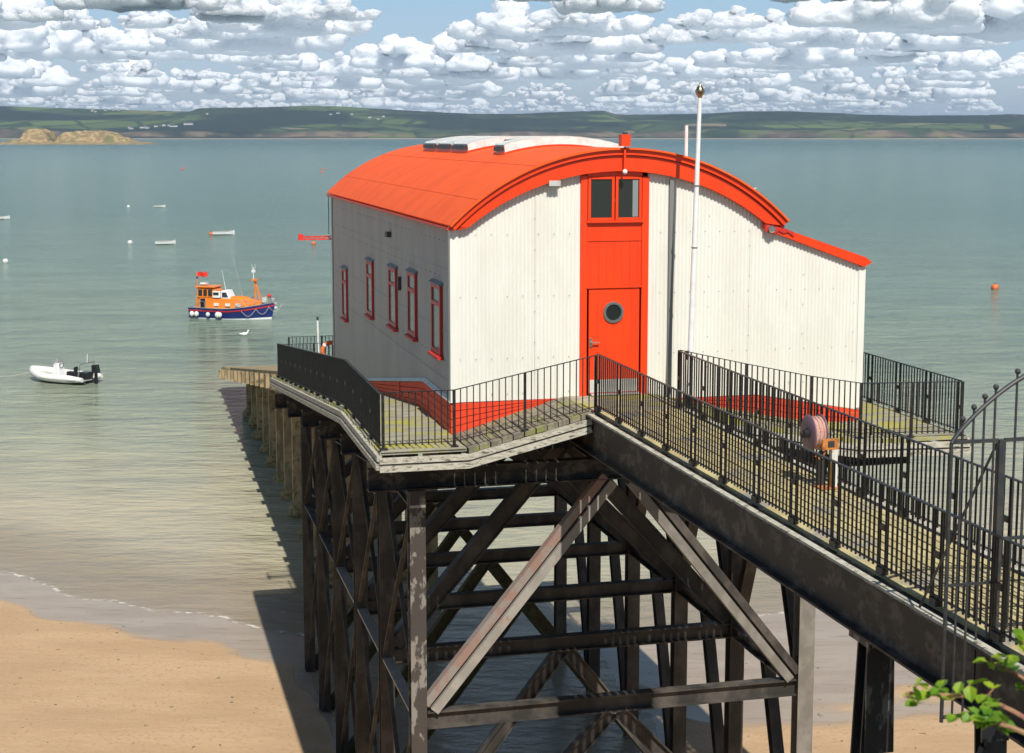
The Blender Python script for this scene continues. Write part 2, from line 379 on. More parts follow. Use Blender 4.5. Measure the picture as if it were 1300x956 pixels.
# ------------------------------------------------------------------ far coast
def coast_material():
    m = bpy.data.materials.new('coast_hills'); m.use_nodes = True; nt = m.node_tree; N = nt.nodes; L = nt.links
    b = N['Principled BSDF']; b.inputs['Roughness'].default_value = .95; b.inputs['Specular IOR Level'].default_value = .1
    geo = N.new('ShaderNodeNewGeometry'); sx = N.new('ShaderNodeSeparateXYZ'); L.new(geo.outputs['Position'], sx.inputs[0])
    nx = N.new('ShaderNodeSeparateXYZ'); L.new(geo.outputs['Normal'], nx.inputs[0])
    def noi(s, st=(1, 1, 1), det=5):
        mp = N.new('ShaderNodeMapping'); mp.inputs['Scale'].default_value = st; L.new(geo.outputs['Position'], mp.inputs[0])
        n = N.new('ShaderNodeTexNoise'); n.inputs['Scale'].default_value = s; n.inputs['Detail'].default_value = det; L.new(mp.outputs[0], n.inputs['Vector']); return n.outputs['Fac']
    def rng(v, a, c, d=0., e=1.):
        r = N.new('ShaderNodeMapRange'); r.interpolation_type = 'SMOOTHSTEP'
        for k, q in (('From Min', a), ('From Max', c), ('To Min', d), ('To Max', e)): r.inputs[k].default_value = q
        L.new(v, r.inputs['Value']); return r.outputs[0]
    def mix(f, A, B):
        x = N.new('ShaderNodeMix'); x.data_type = 'RGBA'; L.new(f, x.inputs[0])
        for i, q in ((6, A), (7, B)):
            if isinstance(q, tuple): x.inputs[i].default_value = col4(q)
            else: L.new(q, x.inputs[i])
        return x.outputs[2]
    def mth(op, a, b_):
        x = N.new('ShaderNodeMath'); x.operation = op
        for i, q in enumerate((a, b_)):
            if isinstance(q, (int, float)): x.inputs[i].default_value = q
            else: L.new(q, x.inputs[i])
        return x.outputs[0]
    mp = N.new('ShaderNodeMapping'); mp.inputs['Scale'].default_value = (1, .8, 0); L.new(geo.outputs['Position'], mp.inputs[0])
    vo = N.new('ShaderNodeTexVoronoi'); vo.inputs['Scale'].default_value = .0052; L.new(mp.outputs[0], vo.inputs['Vector'])
    vs = N.new('ShaderNodeSeparateColor'); L.new(vo.outputs['Color'], vs.inputs[0])
    fld = N.new('ShaderNodeValToRGB'); fld.color_ramp.interpolation = 'CONSTANT'
    e = fld.color_ramp.elements; e[0].color = (.085, .125, .035, 1); e[1].position = .3; e[1].color = (.05, .08, .03, 1)
    for p_, c_ in ((.5, (.11, .16, .045)), (.68, (.17, .18, .06)), (.8, (.03, .06, .022)), (.95, (.22, .18, .10))):
        q = e.new(p_); q.color = col4(c_)
    L.new(vs.outputs[0], fld.inputs[0])
    vo2 = N.new('ShaderNodeTexVoronoi'); vo2.feature = 'DISTANCE_TO_EDGE'; vo2.inputs['Scale'].default_value = .0052; L.new(mp.outputs[0], vo2.inputs['Vector'])
    c = mix(rng(vo2.outputs['Distance'], .02, .07), (.022, .045, .016), fld.outputs[0])
    wood_cloud_shade = rng(noi(.0014, (.7, 1, 1), 8), .44, .52)  # woodland, its dark patches also painted to stand in for cloud shadows
    wood_shade_col = mix(rng(noi(.02), .4, .6), (.008, .018, .014), (.018, .032, .017))
    c = mix(wood_cloud_shade, c, wood_shade_col)
    # sea cliffs: steep faces low down
    steep = rng(nx.outputs['Z'], .975, .92)
    low = rng(mth('ADD', sx.outputs['Z'], mth('MULTIPLY', noi(.006), 30)), 64, 50)
    rockc = mix(rng(noi(.012, (1, 1, 2)), .4, .62), (.10, .075, .055), (.20, .15, .095))
    rockc = mix(rng(noi(.0017, (1, .2, .2), 2), .64, .70), rockc, (.38, .29, .17))
    c = mix(mth('MULTIPLY', mth('MULTIPLY', steep, low), rng(noi(.003), .36, .5)), c, rockc)
    c = mix(rng(sx.outputs['Z'], 4.5, 3), c, (.35, .30, .23))
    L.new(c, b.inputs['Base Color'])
    return m
CREST = [(-400, 133), (-60, 135), (0, 136), (60, 138), (150, 141), (262, 143.5), (272, 139), (330, 138), (400, 136), (440, 137), (470, 139), (540, 143), (600, 146), (660, 146), (700, 144), (765, 142), (780, 147), (880, 146), (950, 145.5), (1010, 147.5), (1060, 148.5), (1140, 150), (1220, 149.5), (1260, 147), (1300, 148.5), (1400, 149), (1800, 145)]
def hill_z(x, y):
    px = CX + F * x / 8700 / cp
    crest = H + (172.4 - lerp_list(CREST, px)) / F * 8700
    base = 7050 + 260 * noise.noise(Vector((x * .0009, 1, 0))) + 110 * noise.noise(Vector((x * .004, 5, 0)))
    t = (y - base) / (8600 - base)
    cl = 34 + 26 * noise.noise(Vector((x * .0015, 9, 0)))
    if t <= 0: z = -8 + 10 * smooth(-.06, 0, t)
    else:
        z = 2 + cl * smooth(0, .07, t) + (crest - cl - 2) * (smooth(0., 1.0, t) ** .85)
        n = noise.noise(Vector((x * .0011, y * .0016, 3))) * 34 + noise.noise(Vector((x * .004, y * .004, 7))) * 12
        z += n * smooth(.05, .4, t) * (1 - smooth(.75, 1., t))
        z += 3.5 * abs(noise.noise(Vector((x * .02, y * .01, 1)))) * smooth(.5, 1, t)
        if t > 1: z -= (t - 1) * 60
    return z
hx = [-6500 + i * 28 for i in range(470)]; hy = [6700 + i * 34 for i in range(64)] + [9000, 9400, 10000]
COAST = coast_material()
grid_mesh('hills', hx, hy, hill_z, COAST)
# low sandy strip at the foot of the coast
# island
ISL = mat('island_rock', (.40, .29, .14), (.22, .16, .085), .11, (1, 1, 2.5), .42, .58, c3=(.15, .15, .06), scale3=.03, lo3=.50, hi3=.60, rough=.95, bump=1., bscale=.3)
def isl_z(x, y):
    px = CX + F * x / 2930 / cp
    prof = [(-400, -3), (-60, 2), (0, 4), (10, 8), (20, 9), (24, 22), (30, 28), (40, 29), (50, 25), (55, 9), (57, 3.5), (66, 3.5), (68, 12), (74, 22), (90, 24), (118, 26), (133, 23), (142, 15), (155, 9), (160, 5), (178, 4), (184, 1), (188, -4), (230, -6)]
    h = lerp_list(prof, px)
    w = 1 - abs((y - 2975) / 85.) ** 3
    lowh = min(h, 4.5)
    z = lowh * max(-1., w) if h > 0 else h
    if h > 4.5: z += (h - 4.5) * smooth(.25, .40, 1 - abs((y - 2990) / 62.) + .12 * noise.noise(Vector((x * .03, y * .03, 8)))) * .95
    z += (2.4 * noise.noise(Vector((x * .04, y * .08, 2))) + 2.6 * noise.noise(Vector((x * .13, y * .2, 4)))) * smooth(3, 10, z) if z > 1 else 0
    return z
grid_mesh('island', [-1560 + i * 4.5 for i in range(215)], [2880 + i * 4.5 for i in range(44)], isl_z, ISL, sm=False)

def house(name, x, y, w, d, h, rz, label, group):
    z = max(1.5, hill_z(x, y)) - 2
    r = empty(name, (x, y, z), rz, label, 'house', group)
    MB().box(-w / 2, w / 2, -d / 2, d / 2, 0, h + 2).build('wall', HWALL, r)
    MB().prism([(-d / 2 - .5, h + 2.01), (d / 2 + .5, h + 2.01), (0, h + 2 + d * .36)], -w / 2 - .5, w / 2 + .5, 'x').build('roof', HROOF, r)
    return r
rh = random.Random(3)
for px in (168, 176, 181, 187, 193, 199, 206, 212, 219, 227, 234, 243):
    x = (px - CX) / F * 7420 * cp + rh.uniform(-8, 8)
    house('seafront_house', x, 7400 + rh.uniform(-90, 60), rh.uniform(12, 22), 9, rh.uniform(5, 7), rh.uniform(-.4, .4), 'small white house with dark roof in the village on the far shore', 'white village houses on the far shore')
for px in (262, 420, 428, 446, 470, 482, 486, 114, 120, 127, 134, 141, 148):
    y0 = 8350 if px > 100 and px < 160 else 7900
    x = (px - CX) / F * y0 * cp
    house('hillside_house', x, y0 + rh.uniform(-80, 80), rh.uniform(10, 18), 9, 5, rh.uniform(-.4, .4), 'lone white house high among the fields of the far hills', 'white houses on the far hillside')
def turbine(px, yb, h):
    x = (px - CX) / F * 8640 * cp
    r = empty('wind_turbine', (x, 8640, hill_z(x, 8640)), 0, 'slim white wind turbine on the skyline of the far hills', 'wind turbine', 'wind turbines on the far skyline')
    MB().tube([(0, 0, -5), (0, 0, h)], [2.2, 1.2], 8).build('tower', WHITE, r)
    n = MB().box(-1.5, 1.5, -4.5, 3, h - 1.5, h + 1.8).build('nacelle', WHITE, r)
    a0 = rh.uniform(0, 2)
    for k in range(3):
        a = a0 + k * 2.0944
        MB().bar((0, -4.8, h), (math.cos(a) * h * .55, -4.8, h + math.sin(a) * h * .55), 1.2, .5, (0, 1, 0)).build('blade', WHITE, r)
for px, h in ((878, 62), (1052, 36), (1104, 40), (1113, 34), (1120, 40), (1132, 38), (1178, 42), (960, 30)): turbine(px, 0, h)

# ------------------------------------------------------------------ the boathouse
bld = site('lifeboat_station', 'cream corrugated boathouse with curved orange roof and orange-red door, raised on the pier', 'building')
ZE, UR, VB = 14.62, 8.41, 17.0
ARC_R, ARC_C = 4.73, (3.3, 11.34)
def roof_z(u): return ARC_C[1] + math.sqrt(max(0, ARC_R ** 2 - (u - ARC_C[0]) ** 2))
def lean_top(u): return 14.50 + (u - 6.2) * (13.72 - 14.50) / 2.2
def front_top(u): return min(roof_z(u) - .12, 99) if u < 6.2 else lean_top(u)
def front_bot(u): return 11.29 if u < 2.6 else (11.2 if u < 6.16 else 11.2 - (u - 6.16) / 2.26 * .40)
def corr(name, a0, a1, zb, zt, m, plane, pitch=.076, amp=.0105, seg=6):
    n = int(round((a1 - a0) / pitch * seg)); mb = MB(); vs = []
    for i in range(n + 1):
        a = a0 + (a1 - a0) * i / n; d = amp * math.cos(2 * math.pi * (a - a0) / pitch)
        for z in (zb(a), zt(a)):
            vs.append(plane(a, d, z))
    mb.add(vs, [(2 * i, 2 * i + 2, 2 * i + 3, 2 * i + 1) for i in range(n)])
    return mb.build(name, m, bld, True, recalc=False)
corr('front_wall', .0, 2.5, front_bot, front_top, CREAM, lambda a, d, z: (a, -.012 + d, z))
corr('front_wall', 3.84, UR, front_bot, front_top, CREAM, lambda a, d, z: (a, -.012 + d, z))
def side_bot(v): return 11.33 if v < 2.73 else 11.33 - .15 * (v - 2.73)
corr('side_wall', 0, VB, side_bot, lambda v: ZE + .02, CREAM_SHADED, lambda a, d, z: (.012 + d, VB - a if False else a, z))
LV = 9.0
corr('lean_to_wall', 0, LV, lambda v: side_bot(v) - .55, lambda v: 13.72, CREAM_SHADED, lambda a, d, z: (UR - .012 + d, a, z))
MB().box(6.55, 6.6, LV, VB, 8.6, 14.6).box(6.61, UR - .03, LV - .05, LV, 9.2, 13.7).build('side_wall', CREAM_SHADED, bld)
MB().box(.03, 6.55, VB - .06, VB, 8.8, 15.9 - 1.2).build('rear_wall', CREAM_SHADED, bld)
pts = [(.05 + i * .1, roof_z(.05 + i * .1) - .1) for i in range(65)]
MB().prism([(p[0], 14.5) for p in (pts[0], pts[-1])][::-1] + pts, VB - .12, VB - .061).build('rear_gable', CREAM_SHADED, bld)
MB().hexa([(.03, .05, 10.3), (UR - .03, .05, 10.3), (UR - .03, VB - .1, 8.8), (.03, VB - .1, 8.8), (.03, .05, 10.6), (UR - .03, .05, 10.6), (UR - .03, VB - .1, 9.1), (.03, VB - .1, 9.1)]).build('floor', STEEL, bld)
# corner trims and sheet lap flashing
MB().box(-.03, .105, -.045, .0, 11.29, 14.62).box(-.045, -.0301, -.045, .12, 11.29, 14.62).build('corner_trim', CREAM, bld)
MB().box(UR - .12, UR + .02, -.045, .0, 10.85, 13.7).build('corner_trim', CREAM, bld)
MB().box(-.03, -.006, VB - .12, VB + .02, 9.3, 14.6).build('corner_trim', TRIM, bld)
# bolts and lap seams of the sheets
def dots(lst, name, fn):
    mb = MB()
    for a, z in lst:
        c = fn(a, z); mb.ball(c, .0085, 6, 4)
    return tag(mb.build(name, DARKM, bld), kind=None)
rb = random.Random(5); D = []
for zr in (14.45, 13.28, 12.1, 11.42):
    u = .15
    while u < UR - .1:
        if not (2.4 < u < 3.95) and front_top(u) > zr + .2 and rb.random() < .93: D.append((u, zr + rb.uniform(-.006, .006)))
        u += .304
for uc in (1.6, 5.1, 5.95, 7.1, 8.2):
    z = 11.8
    while z < front_top(uc) - .3: D.append((uc, z)); z += .59
dots(D, 'fixing_bolts', lambda a, z: (a, -.026, z))
MB().add([(5.95, -.03, 11.25), (5.956, -.03, 11.25), (5.956, -.03, 14.5), (5.95, -.03, 14.5), (1.6, -.03, 11.3), (1.605, -.03, 11.3), (1.605, -.03, 15.3), (1.6, -.03, 15.3)], [(0, 1, 2, 3), (4, 5, 6, 7)]).build('sheet_seam', TRIM, bld)
D = []
for v0 in [i * .46 + .25 for i in range(36)]:
    for zr in (14.3, 13.6, 12.0):
        if rb.random() < .85: D.append((v0, zr - .0 * v0))
dots(D, 'side_bolts', lambda a, z: (-.005, a, z))
mb = MB()
for za in (13.75, 12.55, 11.62): mb.box(-.006, -.0002, 0.13, VB - .13, za, za + .014)
mb.build('sheet_lap', TRIM, bld)

# plinth of painted boards
def boards(name, pb, pt, n, fn, m=REDWOOD, gap=.014):
    mb = MB()
    for k in range(n):
        for (a, zb0), (b, zb1) in zip(pb, pb[1:]):
            za0, za1 = lerp_list(pt, a), lerp_list(pt, b)
            f0, f1 = k / n, (k + 1) / n
            p = []
            for d in (0, 1):
                pass
            za = [zb0 + (za0 - zb0) * f0, zb1 + (za1 - zb1) * f0, zb1 + (za1 - zb1) * f1 - gap, zb0 + (za0 - zb0) * f1 - gap]
            q = [(a, za[0]), (b, za[1]), (b, max(za[1], za[2])), (a, max(za[0], za[3]))]
            mb.hexa([fn(q[0], 0), fn(q[1], 0), fn(q[1], 1), fn(q[0], 1), fn(q[3], 0), fn(q[2], 0), fn(q[2], 1), fn(q[3], 1)])
    return mb.build(name, m, bld)
def side_dz(v): return 0 if v < 3.3 else -.105 * (v - 3.3)
ZL, ZR = 10.68, 10.56
vl = [0.0, 2.73, 3.3] + [3.3 + i * 2.28 for i in range(1, 7)]
boards('side_plinth', [(v, ZL - .02 + side_dz(v)) for v in vl], [(v, side_bot(v) - .05) for v in vl], 4, lambda q, d: (-.03 if d == 0 else .02, q[0], q[1]))
FZ = [(-1.6, ZL), (0, ZL), (2.15, 11.32), (3.85, 11.33), (5.17, 11.03), (6.48, 10.76), (7.45, 10.60), (9.7, ZR)]
def fz(u): return lerp_list(FZ, u)
boards('front_plinth', [(0, fz(0)), (1.0, fz(1.)), (2.05, fz(2.05) - .02)], [(0, 11.29), (2.48, 11.29)], 4, lambda q, d: (q[0], -.03 if d == 0 else .02, q[1]))
uu = [4.35, 5.17, 6.16, 6.48, 7.45, 8.42]
boards('front_plinth', [(u, fz(u) - .02) for u in uu], [(u, front_bot(u)) for u in uu], 3, lambda q, d: (q[0], -.03 if d == 0 else .02, q[1]))
mb = MB()
for a, b in zip(vl, vl[1:]):
    for k in (0,):
        za, zb = side_bot(a), side_bot(b)
        mb.hexa([(-.06, a, za - .05), (-.06, b, zb - .05), (.02, b, zb - .05), (.02, a, za - .05), (-.06, a, za - .035), (-.06, b, zb - .035), (-.004, b, zb + .03), (-.004, a, za + .03)])
mb.build('plinth_flashing', TRIM, bld)

# roof shell
def arc_pts(u0, u1, r, n=48, c=ARC_C):
    a0 = math.acos(max(-1, min(1, (u0 - c[0]) / r))); a1 = math.acos(max(-1, min(1, (u1 - c[0]) / r)))
    return [(c[0] + r * math.cos(a0 + (a1 - a0) * i / n), c[1] + r * math.sin(a0 + (a1 - a0) * i / n)) for i in range(n + 1)]
o_ = arc_pts(-.08, 6.68, ARC_R); i_ = arc_pts(-.06, 6.66, ARC_R - .035)
RV0, RV1 = -.27, 17.45
roof = MB().prism(o_ + i_[::-1], RV0, RV1).build('roof', ROOF, bld, True)
mb = MB()
for uS in (.45, 1.55, 5.0):        # sheet laps along the roof
    a = arc_pts(uS, uS + .05, ARC_R + .006, 2)
    b = arc_pts(uS, uS + .05, ARC_R + .001, 2)
    mb.prism(a + b[::-1], RV0 + .01, RV1 - .01)
mb.build('roof_lap', ROOF, roof)
# fascia: rim band + deeper band below
a = arc_pts(-.045, 6.645, ARC_R - .04); b = arc_pts(.02, 6.58, ARC_R - .135)
MB().prism(a + b[::-1], -.215, -.03).build('fascia_rim', RED, bld, True)
ra = ARC_R - .15
up = arc_pts(.035, 6.565, ra); FC = (3.25, 15.63 - 4.8)
lo = [(.28 + (6.22 - .28) * i / 48, FC[1] + math.sqrt(4.8 ** 2 - (.28 + (6.22 - .28) * i / 48 - FC[0]) ** 2)) for i in range(49)]
n = len(up); vs = []
poly = [(-.03, 14.625)] + up + [(6.55, 14.6), (6.48, 14.54)] + [(u, max(z, 14.56)) for u, z in lo[::-1]] + [(.27, 14.6)]
fb = MB()
for (p0, q0), (p1, q1) in zip(zip(up, lo), zip(up[1:], lo[1:])):
    fb.add([(p0[0], -.165, p0[1]), (p1[0], -.165, p1[1]), (q1[0], -.165, q1[1]), (q0[0], -.165, q0[1]),
            (p0[0], -.03, p0[1]), (p1[0], -.03, p1[1]), (q1[0], -.03, q1[1]), (q0[0], -.03, q0[1])],
           [(0, 1, 2, 3), (7, 6, 5, 4), (2, 6, 7, 3), (0, 4, 5, 1)])
fb.add([(-.06, -.165, 14.63), (up[0][0], -.165, up[0][1]), (lo[0][0], -.165, 14.61), (-.06, -.03, 14.63), (up[0][0], -.03, up[0][1]), (lo[0][0], -.03, 14.61)], [(0, 1, 2), (5, 4, 3), (0, 2, 5, 3), (0, 3, 4, 1)])
fascia = fb.build('fascia', RED, bld, False)
MB().lathe([(.0, -.172), (.075, -.172), (.075, -.166)], (4.72, 0, 15.72), 16, 'y').build('round_vent', SIDERED, fascia)
# eave strip left
MB().box(-.1, -.02, -.1, RV1 - .02, 14.55, 14.6).build('eave_strip', RED, roof)
MB().box(6.6, 6.68, .0, RV1 - .02, 14.5, 14.56).build('eave_strip', RED, roof)
# lean-to roof
def lt(u): return 14.60 + (u - 6.2) * (-.335)
MB().hexa([(6.5, .0, lt(6.5) - .05), (8.56, .0, lt(8.56) - .05), (8.56, LV + .1, lt(8.56) - .05), (6.5, LV + .1, lt(6.5) - .05), (6.5, .0, lt(6.5) - .01), (8.56, .0, lt(8.56) - .01), (8.56, LV + .1, lt(8.56) - .01), (6.5, LV + .1, lt(6.5) - .01)]).build('lean_to_roof', ROOF, bld)
MB().prism([(6.21, 14.49), (8.36, 13.705), (8.53, 13.79), (8.40, lt(8.40) + .03), (6.43, lt(6.43) + .03), (6.21, lt(6.21) - .0)][::-1], -.12, -.002).build('lean_to_fascia', RED, bld)
MB().prism([(6.21, 14.45), (6.215, 14.58), (6.62, 14.50), (6.80, 14.43), (6.82, 14.33), (6.70, 14.42), (6.6, 14.40), (6.50, 14.45), (6.42, 14.38)], -.15, -.125).build('eave_bracket', SIDERED, bld)
l_ = MB().lathe([(.05, -.23), (.075, -.2), (.075, -.15)], (6.34, 0, 14.49), 16, 'y').build('round_lamp', CHROME, bld)
# rooflights
def rooflight(v0, v1, ua=2.02, ub=4.75):
    a = arc_pts(ua, ub, ARC_R + .2, 20); b = arc_pts(ua + .02, ub - .02, ARC_R + .03, 20)
    r = MB().prism(a + b[::-1], v0, v1).build('rooflight', ROOFLIGHT, bld, True)
    k = MB()
    c1 = arc_pts(ua - .015, ub + .015, ARC_R + .045, 20); c2 = arc_pts(ua - .015, ub + .015, ARC_R + .002, 20)
    k.prism(c1 + c2[::-1], v0 - .03, v1 + .03).build('kerb', RED, r)
    g = MB()
    za = roof_z(ua)
    g.box(ua - .05, ua - .021, v0 + .12, v1 - .12, za + .07, za + .17); g.build('end_louvre', DARKM, r)
    fr = MB()
    for q in (v0 + .02, v1 - .06):
        c1 = arc_pts(ua + .03, ub - .03, ARC_R + .22, 20); c2 = arc_pts(ua + .03, ub - .03, ARC_R + .201, 20)
        fr.prism(c1 + c2[::-1], q, q + .05)
    fr.build('glazing_bar', TRIM, r)
rooflight(4.15, 5.05); rooflight(5.5, 6.35, 2.55)
for v0 in (7.8, 9.66, 11.52): rooflight(v0, v0 + 1.74)
# ridge lamp on the fascia
MB().box(3.2, 3.38, -.33, -.14, 16.10, 16.32).box(3.27, 3.31, -.27, -.235, 15.60, 16.09).build('floodlight', RED, bld)
MB().ball((3.29, -.27, 15.62), .05, 10, 6).build('bulb', WHITE, bld)
MB().box(3.25, 3.33, -.31, -.22, 16.321, 16.36).build('floodlight_cap', DARKM, bld)
MB().box(1.83, 2.05, -.20, -.04, 15.36, 15.46).build('bulkhead_lamp', TRIM, bld)
MB().tube([(5.2, 1.6, 15.3), (5.2, 1.6, 16.5)], .035, 8).build('vent_pipe', WHITE, bld)

# orange door bay
U0, U1 = 2.49, 3.85
surround = MB()
zt = lambda u: FC[1] + math.sqrt(4.8 ** 2 - (u - FC[0]) ** 2) + .03
def pan(mb, u0, u1, z0, z1, y0, y1): mb.box(u0, u1, y0, y1, z0, z1)
mb = MB()
pan(mb, U0, 2.62, 11.3, 15.55, -.07, -.0); pan(mb, 3.71, U1, 11.3, 15.52, -.07, -.0)
pan(mb, 2.62, 3.71, 15.53, 15.62, -.068, .0)
bay = mb.build('door_surround', RED, bld, bevel=.006)
MB().box(2.62, 3.71, -.035, .0, 13.42, 14.66).build('infill_panel', RED, bay)
g = MB()
for k in range(7): g.box(2.62 + .155 * (k + .5), 2.62 + .155 * (k + .5) + .008, -.039, -.0352, 13.44, 14.30)
g.build('panel_groove', SIDERED, bay)
MB().box(2.62, 3.71, -.05, -.0355, 14.30, 14.325).box(2.60, 3.73, -.085, -.0705 + .0, 13.40, 13.425).box(2.62, 3.71, -.09, -.036, 14.64, 14.67).build('panel_trim', RED, bay)
def sash(u0, u1):
    z0, z1 = 14.69, 15.53
    f = MB(); t = .055
    f.box(u0, u0 + t, -.075, -.03, z0, z1).box(u1 - t, u1, -.075, -.03, z0, z1).box(u0 + t, u1 - t, -.075, -.03, z0, z0 + t).box(u0 + t, u1 - t, -.075, -.03, z1 - t, z1)
    w = f.build('window', RED, bld, bevel=.005)
    MB().box(u0 + t, u1 - t, -.05, -.04, z0 + t, z1 - t).build('pane', GLASS, w)
    return w
w1_ = sash(2.63, 3.155); w2_ = sash(3.175, 3.70)
MB().box(3.52, 3.63, -.0535, -.0505, 14.76, 15.46).build('curtain', PALEGLASS, w2_)
MB().box(2.60, 3.73, -.11, -.0905 + .02, 14.655, 14.69).build('window_sill', RED, bay)
door = MB().box(2.66, 3.68, -.055, .0, 11.36, 13.38).build('door', RED, bld, bevel=.006)
g = MB()
for k in range(1, 6): g.box(2.66 + .17 * k, 2.66 + .17 * k + .007, -.0575, -.0552, 11.60, 13.3)
g.build('door_groove', SIDERED, door)
def ring(c, r0, r1, y0, y1, n=28):
    mb = MB(); vs = []
    for r, y in ((r0, y0), (r1, y0), (r1, y1), (r0, y1)):
        for k in range(n): vs.append((c[0] + r * math.cos(2 * math.pi * k / n), y, c[1] + r * math.sin(2 * math.pi * k / n)))
    fs = []
    for j in range(4):
        for k in range(n): fs.append((j * n + k, j * n + (k + 1) % n, ((j + 1) % 4) * n + (k + 1) % n, ((j + 1) % 4) * n + k))
    mb.add(vs, fs); return mb
ring((3.15, 12.93), .155, .205, -.085, -.056).build('porthole_rim', CHROME, door, True)
MB().lathe([(.156, -.066), (.156, -.058)], (3.15, 0, 12.93), 28, 'y').build('porthole_glass', GLASS, door)
MB().box(2.68, 3.66, -.062, -.0555, 11.38, 11.63).build('kick_plate', TRIM, door)
MB().box(2.675, 2.73, -.075, -.0555, 12.27, 12.44).tube([(2.70, -.076, 12.36), (2.70, -.12, 12.36)], .012, 6).tube([(2.70, -.12, 12.36), (2.86, -.12, 12.36)], .013, 6).build('handle', CHROME, door)
MB().box(2.70, 3.70, -.16, -.0, 11.335, 11.36).build('door_sill', TRIM, bay)
# narrow dark grey strip down the front wall
MB().box(4.255, 4.335, -.11, -.045, 11.3, 15.46).build('dark_strip', PLAINGREY, bld)

# side windows
for v0, v1, z0, z1 in ((v_ - .05, w_ - .22, a_, b_) for v_, w_, a_, b_ in ((13.97, 15.0, 11.30, 12.66), (9.42, 10.5, 11.88, 13.22), (6.03, 7.15, 12.0, 13.33), (3.62, 4.68, 12.08, 13.42), (.96, 2.03, 12.06, 13.42))):
    t = .085; zm = z1 - .42
    f = MB(); x0, x1 = -.055, -.002
    f.box(x0, x1, v0, v0 + t, z0, z1).box(x0, x1, v1 - t, v1, z0, z1).box(x0, x1, v0 + t, v1 - t, z0, z0 + t).box(x0, x1, v0 + t, v1 - t, z1 - t, z1).box(x0, x1, v0 + t, v1 - t, zm, zm + t)
    w = f.build('window', SIDERED, bld)
    MB().box(-.028, -.018, v0 + t, v1 - t, z0 + t, zm).build('pane', PALEGLASS, w)
    MB().box(-.028, -.018, v0 + t, v1 - t, zm + t, z1 - t).build('pane', PALEGLASS, w)
    MB().hexa([(-.12, v0 - .07, z0 - .075), (0, v0 - .07, z0 - .075), (0, v1 + .07, z0 - .075), (-.12, v1 + .07, z0 - .075), (-.12, v0 - .07, z0 - .035), (0, v0 - .07, z0 - .003), (0, v1 + .07, z0 - .003), (-.12, v1 + .07, z0 - .035)]).build('sill', SIDERED, w)
    MB().hexa([(-.09, v0 - .06, z1 + .003), (0, v0 - .06, z1 + .003), (0, v1 + .06, z1 + .003), (-.09, v1 + .06, z1 + .003), (-.09, v0 - .06, z1 + .02), (0, v0 - .06, z1 + .07), (0, v1 + .06, z1 + .07), (-.09, v1 + .06, z1 + .02)]).build('lintel_cap', PLAINGREY, w)
MB().box(-.12, -.006, 6.75, 6.95, 14.0, 14.12).build('wall_lamp', DARKM, bld)
MB().box(-.07, -.006, 5.5, 5.62, 12.9, 13.2).build('wall_box', DARKM, bld)
MB().box(-.05, -.031, 5.6, 5.68, 10.45, 10.85).build('plinth_pipe', SIDERED, bld)
# red lattice arm at the rear
arm = MB()
for dz in (0, .085): arm.bar((-.85, VB + .1, 13.3 + dz), (0.3, VB + .1, 13.3 + dz), .04, .03)
for k in range(8): arm.bar((-.85 + k * .14, VB + .1, 13.3 + .085 * (k % 2)), (-.85 + (k + 1) * .14, VB + .1, 13.3 + .085 * ((k + 1) % 2)), .03, .03)
arm.box(-.98, -.84, VB + .05, VB + .15, 13.28, 13.46).box(.28, .34, VB + .02, VB + .18, 13.25, 13.48)
arm.build('crane_arm', REDM, bld)
MB().tube([(-.09, VB + .1, 13.44), (-.09, VB + .1, 14.6)], .012, 5).build('cable', DARKM, bld)

# ------------------------------------------------------------------ timber deck round the building
deck = site('timber_deck', 'weathered grey plank walkway wrapped around the boathouse base', 'deck')
rp = random.Random(11)
def plank_run_u(name, u0, u1, v0, v1, zf, w=.155, gap=.014, th=.05, m=PLANK):
    mb = MB(); v = v0
    while v < v1:
        b = min(v + w - gap, v1); j = rp.uniform(-.004, .004); e = rp.uniform(-.015, .015)
        za, zb = zf(u0, v) + j, zf(u0, b) + j
        mb.hexa([(u0 + e, v, za - th), (u1, v, za - th), (u1, b, zb - th), (u0 + e, b, zb - th), (u0 + e, v, za), (u1, v, za), (u1, b, zb), (u0 + e, b, zb)]); v += w
    return mb.build(name, m, deck)
def plank_run_v(name, u0, u1, vf, v1, zf, w=.2, gap=.02, th=.09, m=PLANKD, own=None):
    mb = MB(); u = u0
    while u < u1 - .02:
        b = min(u + w - gap, u1); j = rp.uniform(-.008, .008); e = rp.uniform(-.03, .03)
        za, zb = zf(u) + j, zf(b) + j
        mb.hexa([(u, vf(u) + e, za - th), (b, vf(b) + e, zb - th), (b, v1, zb - th), (u, v1, za - th), (u, vf(u) + e, za), (b, vf(b) + e, zb), (b, v1, zb), (u, v1, za)]); u += w
    return mb.build(name, m, own or deck)
VFL = [(-1.65, -1.42), (0, -1.42), (2.2, -1.88), (3.85, -1.9), (9.7, -1.95)]
vfr = lambda u: lerp_list(VFL, u)
plank_run_u('side_planks', -1.62, -.035, -1.40, 19.2, lambda u, v: ZL + side_dz(v))
plank_run_u('rear_planks', -.03, 4.6, 17.05, 21.0, lambda u, v: ZL + side_dz(v))
plank_run_v('front_ramp_planks', 0.0, 2.2, vfr, -.035, fz)
MB().hexa([(2.2, -1.9, 11.2), (3.84, -1.9, 11.2), (3.84, -.0, 11.2), (2.2, -.0, 11.2), (2.2, -1.9, 11.32), (3.84, -1.9, 11.32), (3.84, -.0, 11.32), (2.2, -.0, 11.32)]).build('landing', PLANK, deck)
plank_run_v('front_ramp_planks', 3.87, 8.42, vfr, -.035, fz, m=PLANK, w=.17)
plank_run_u('side_planks', 8.44, 9.72, -1.95, 12.0, lambda u, v: ZR + side_dz(v))
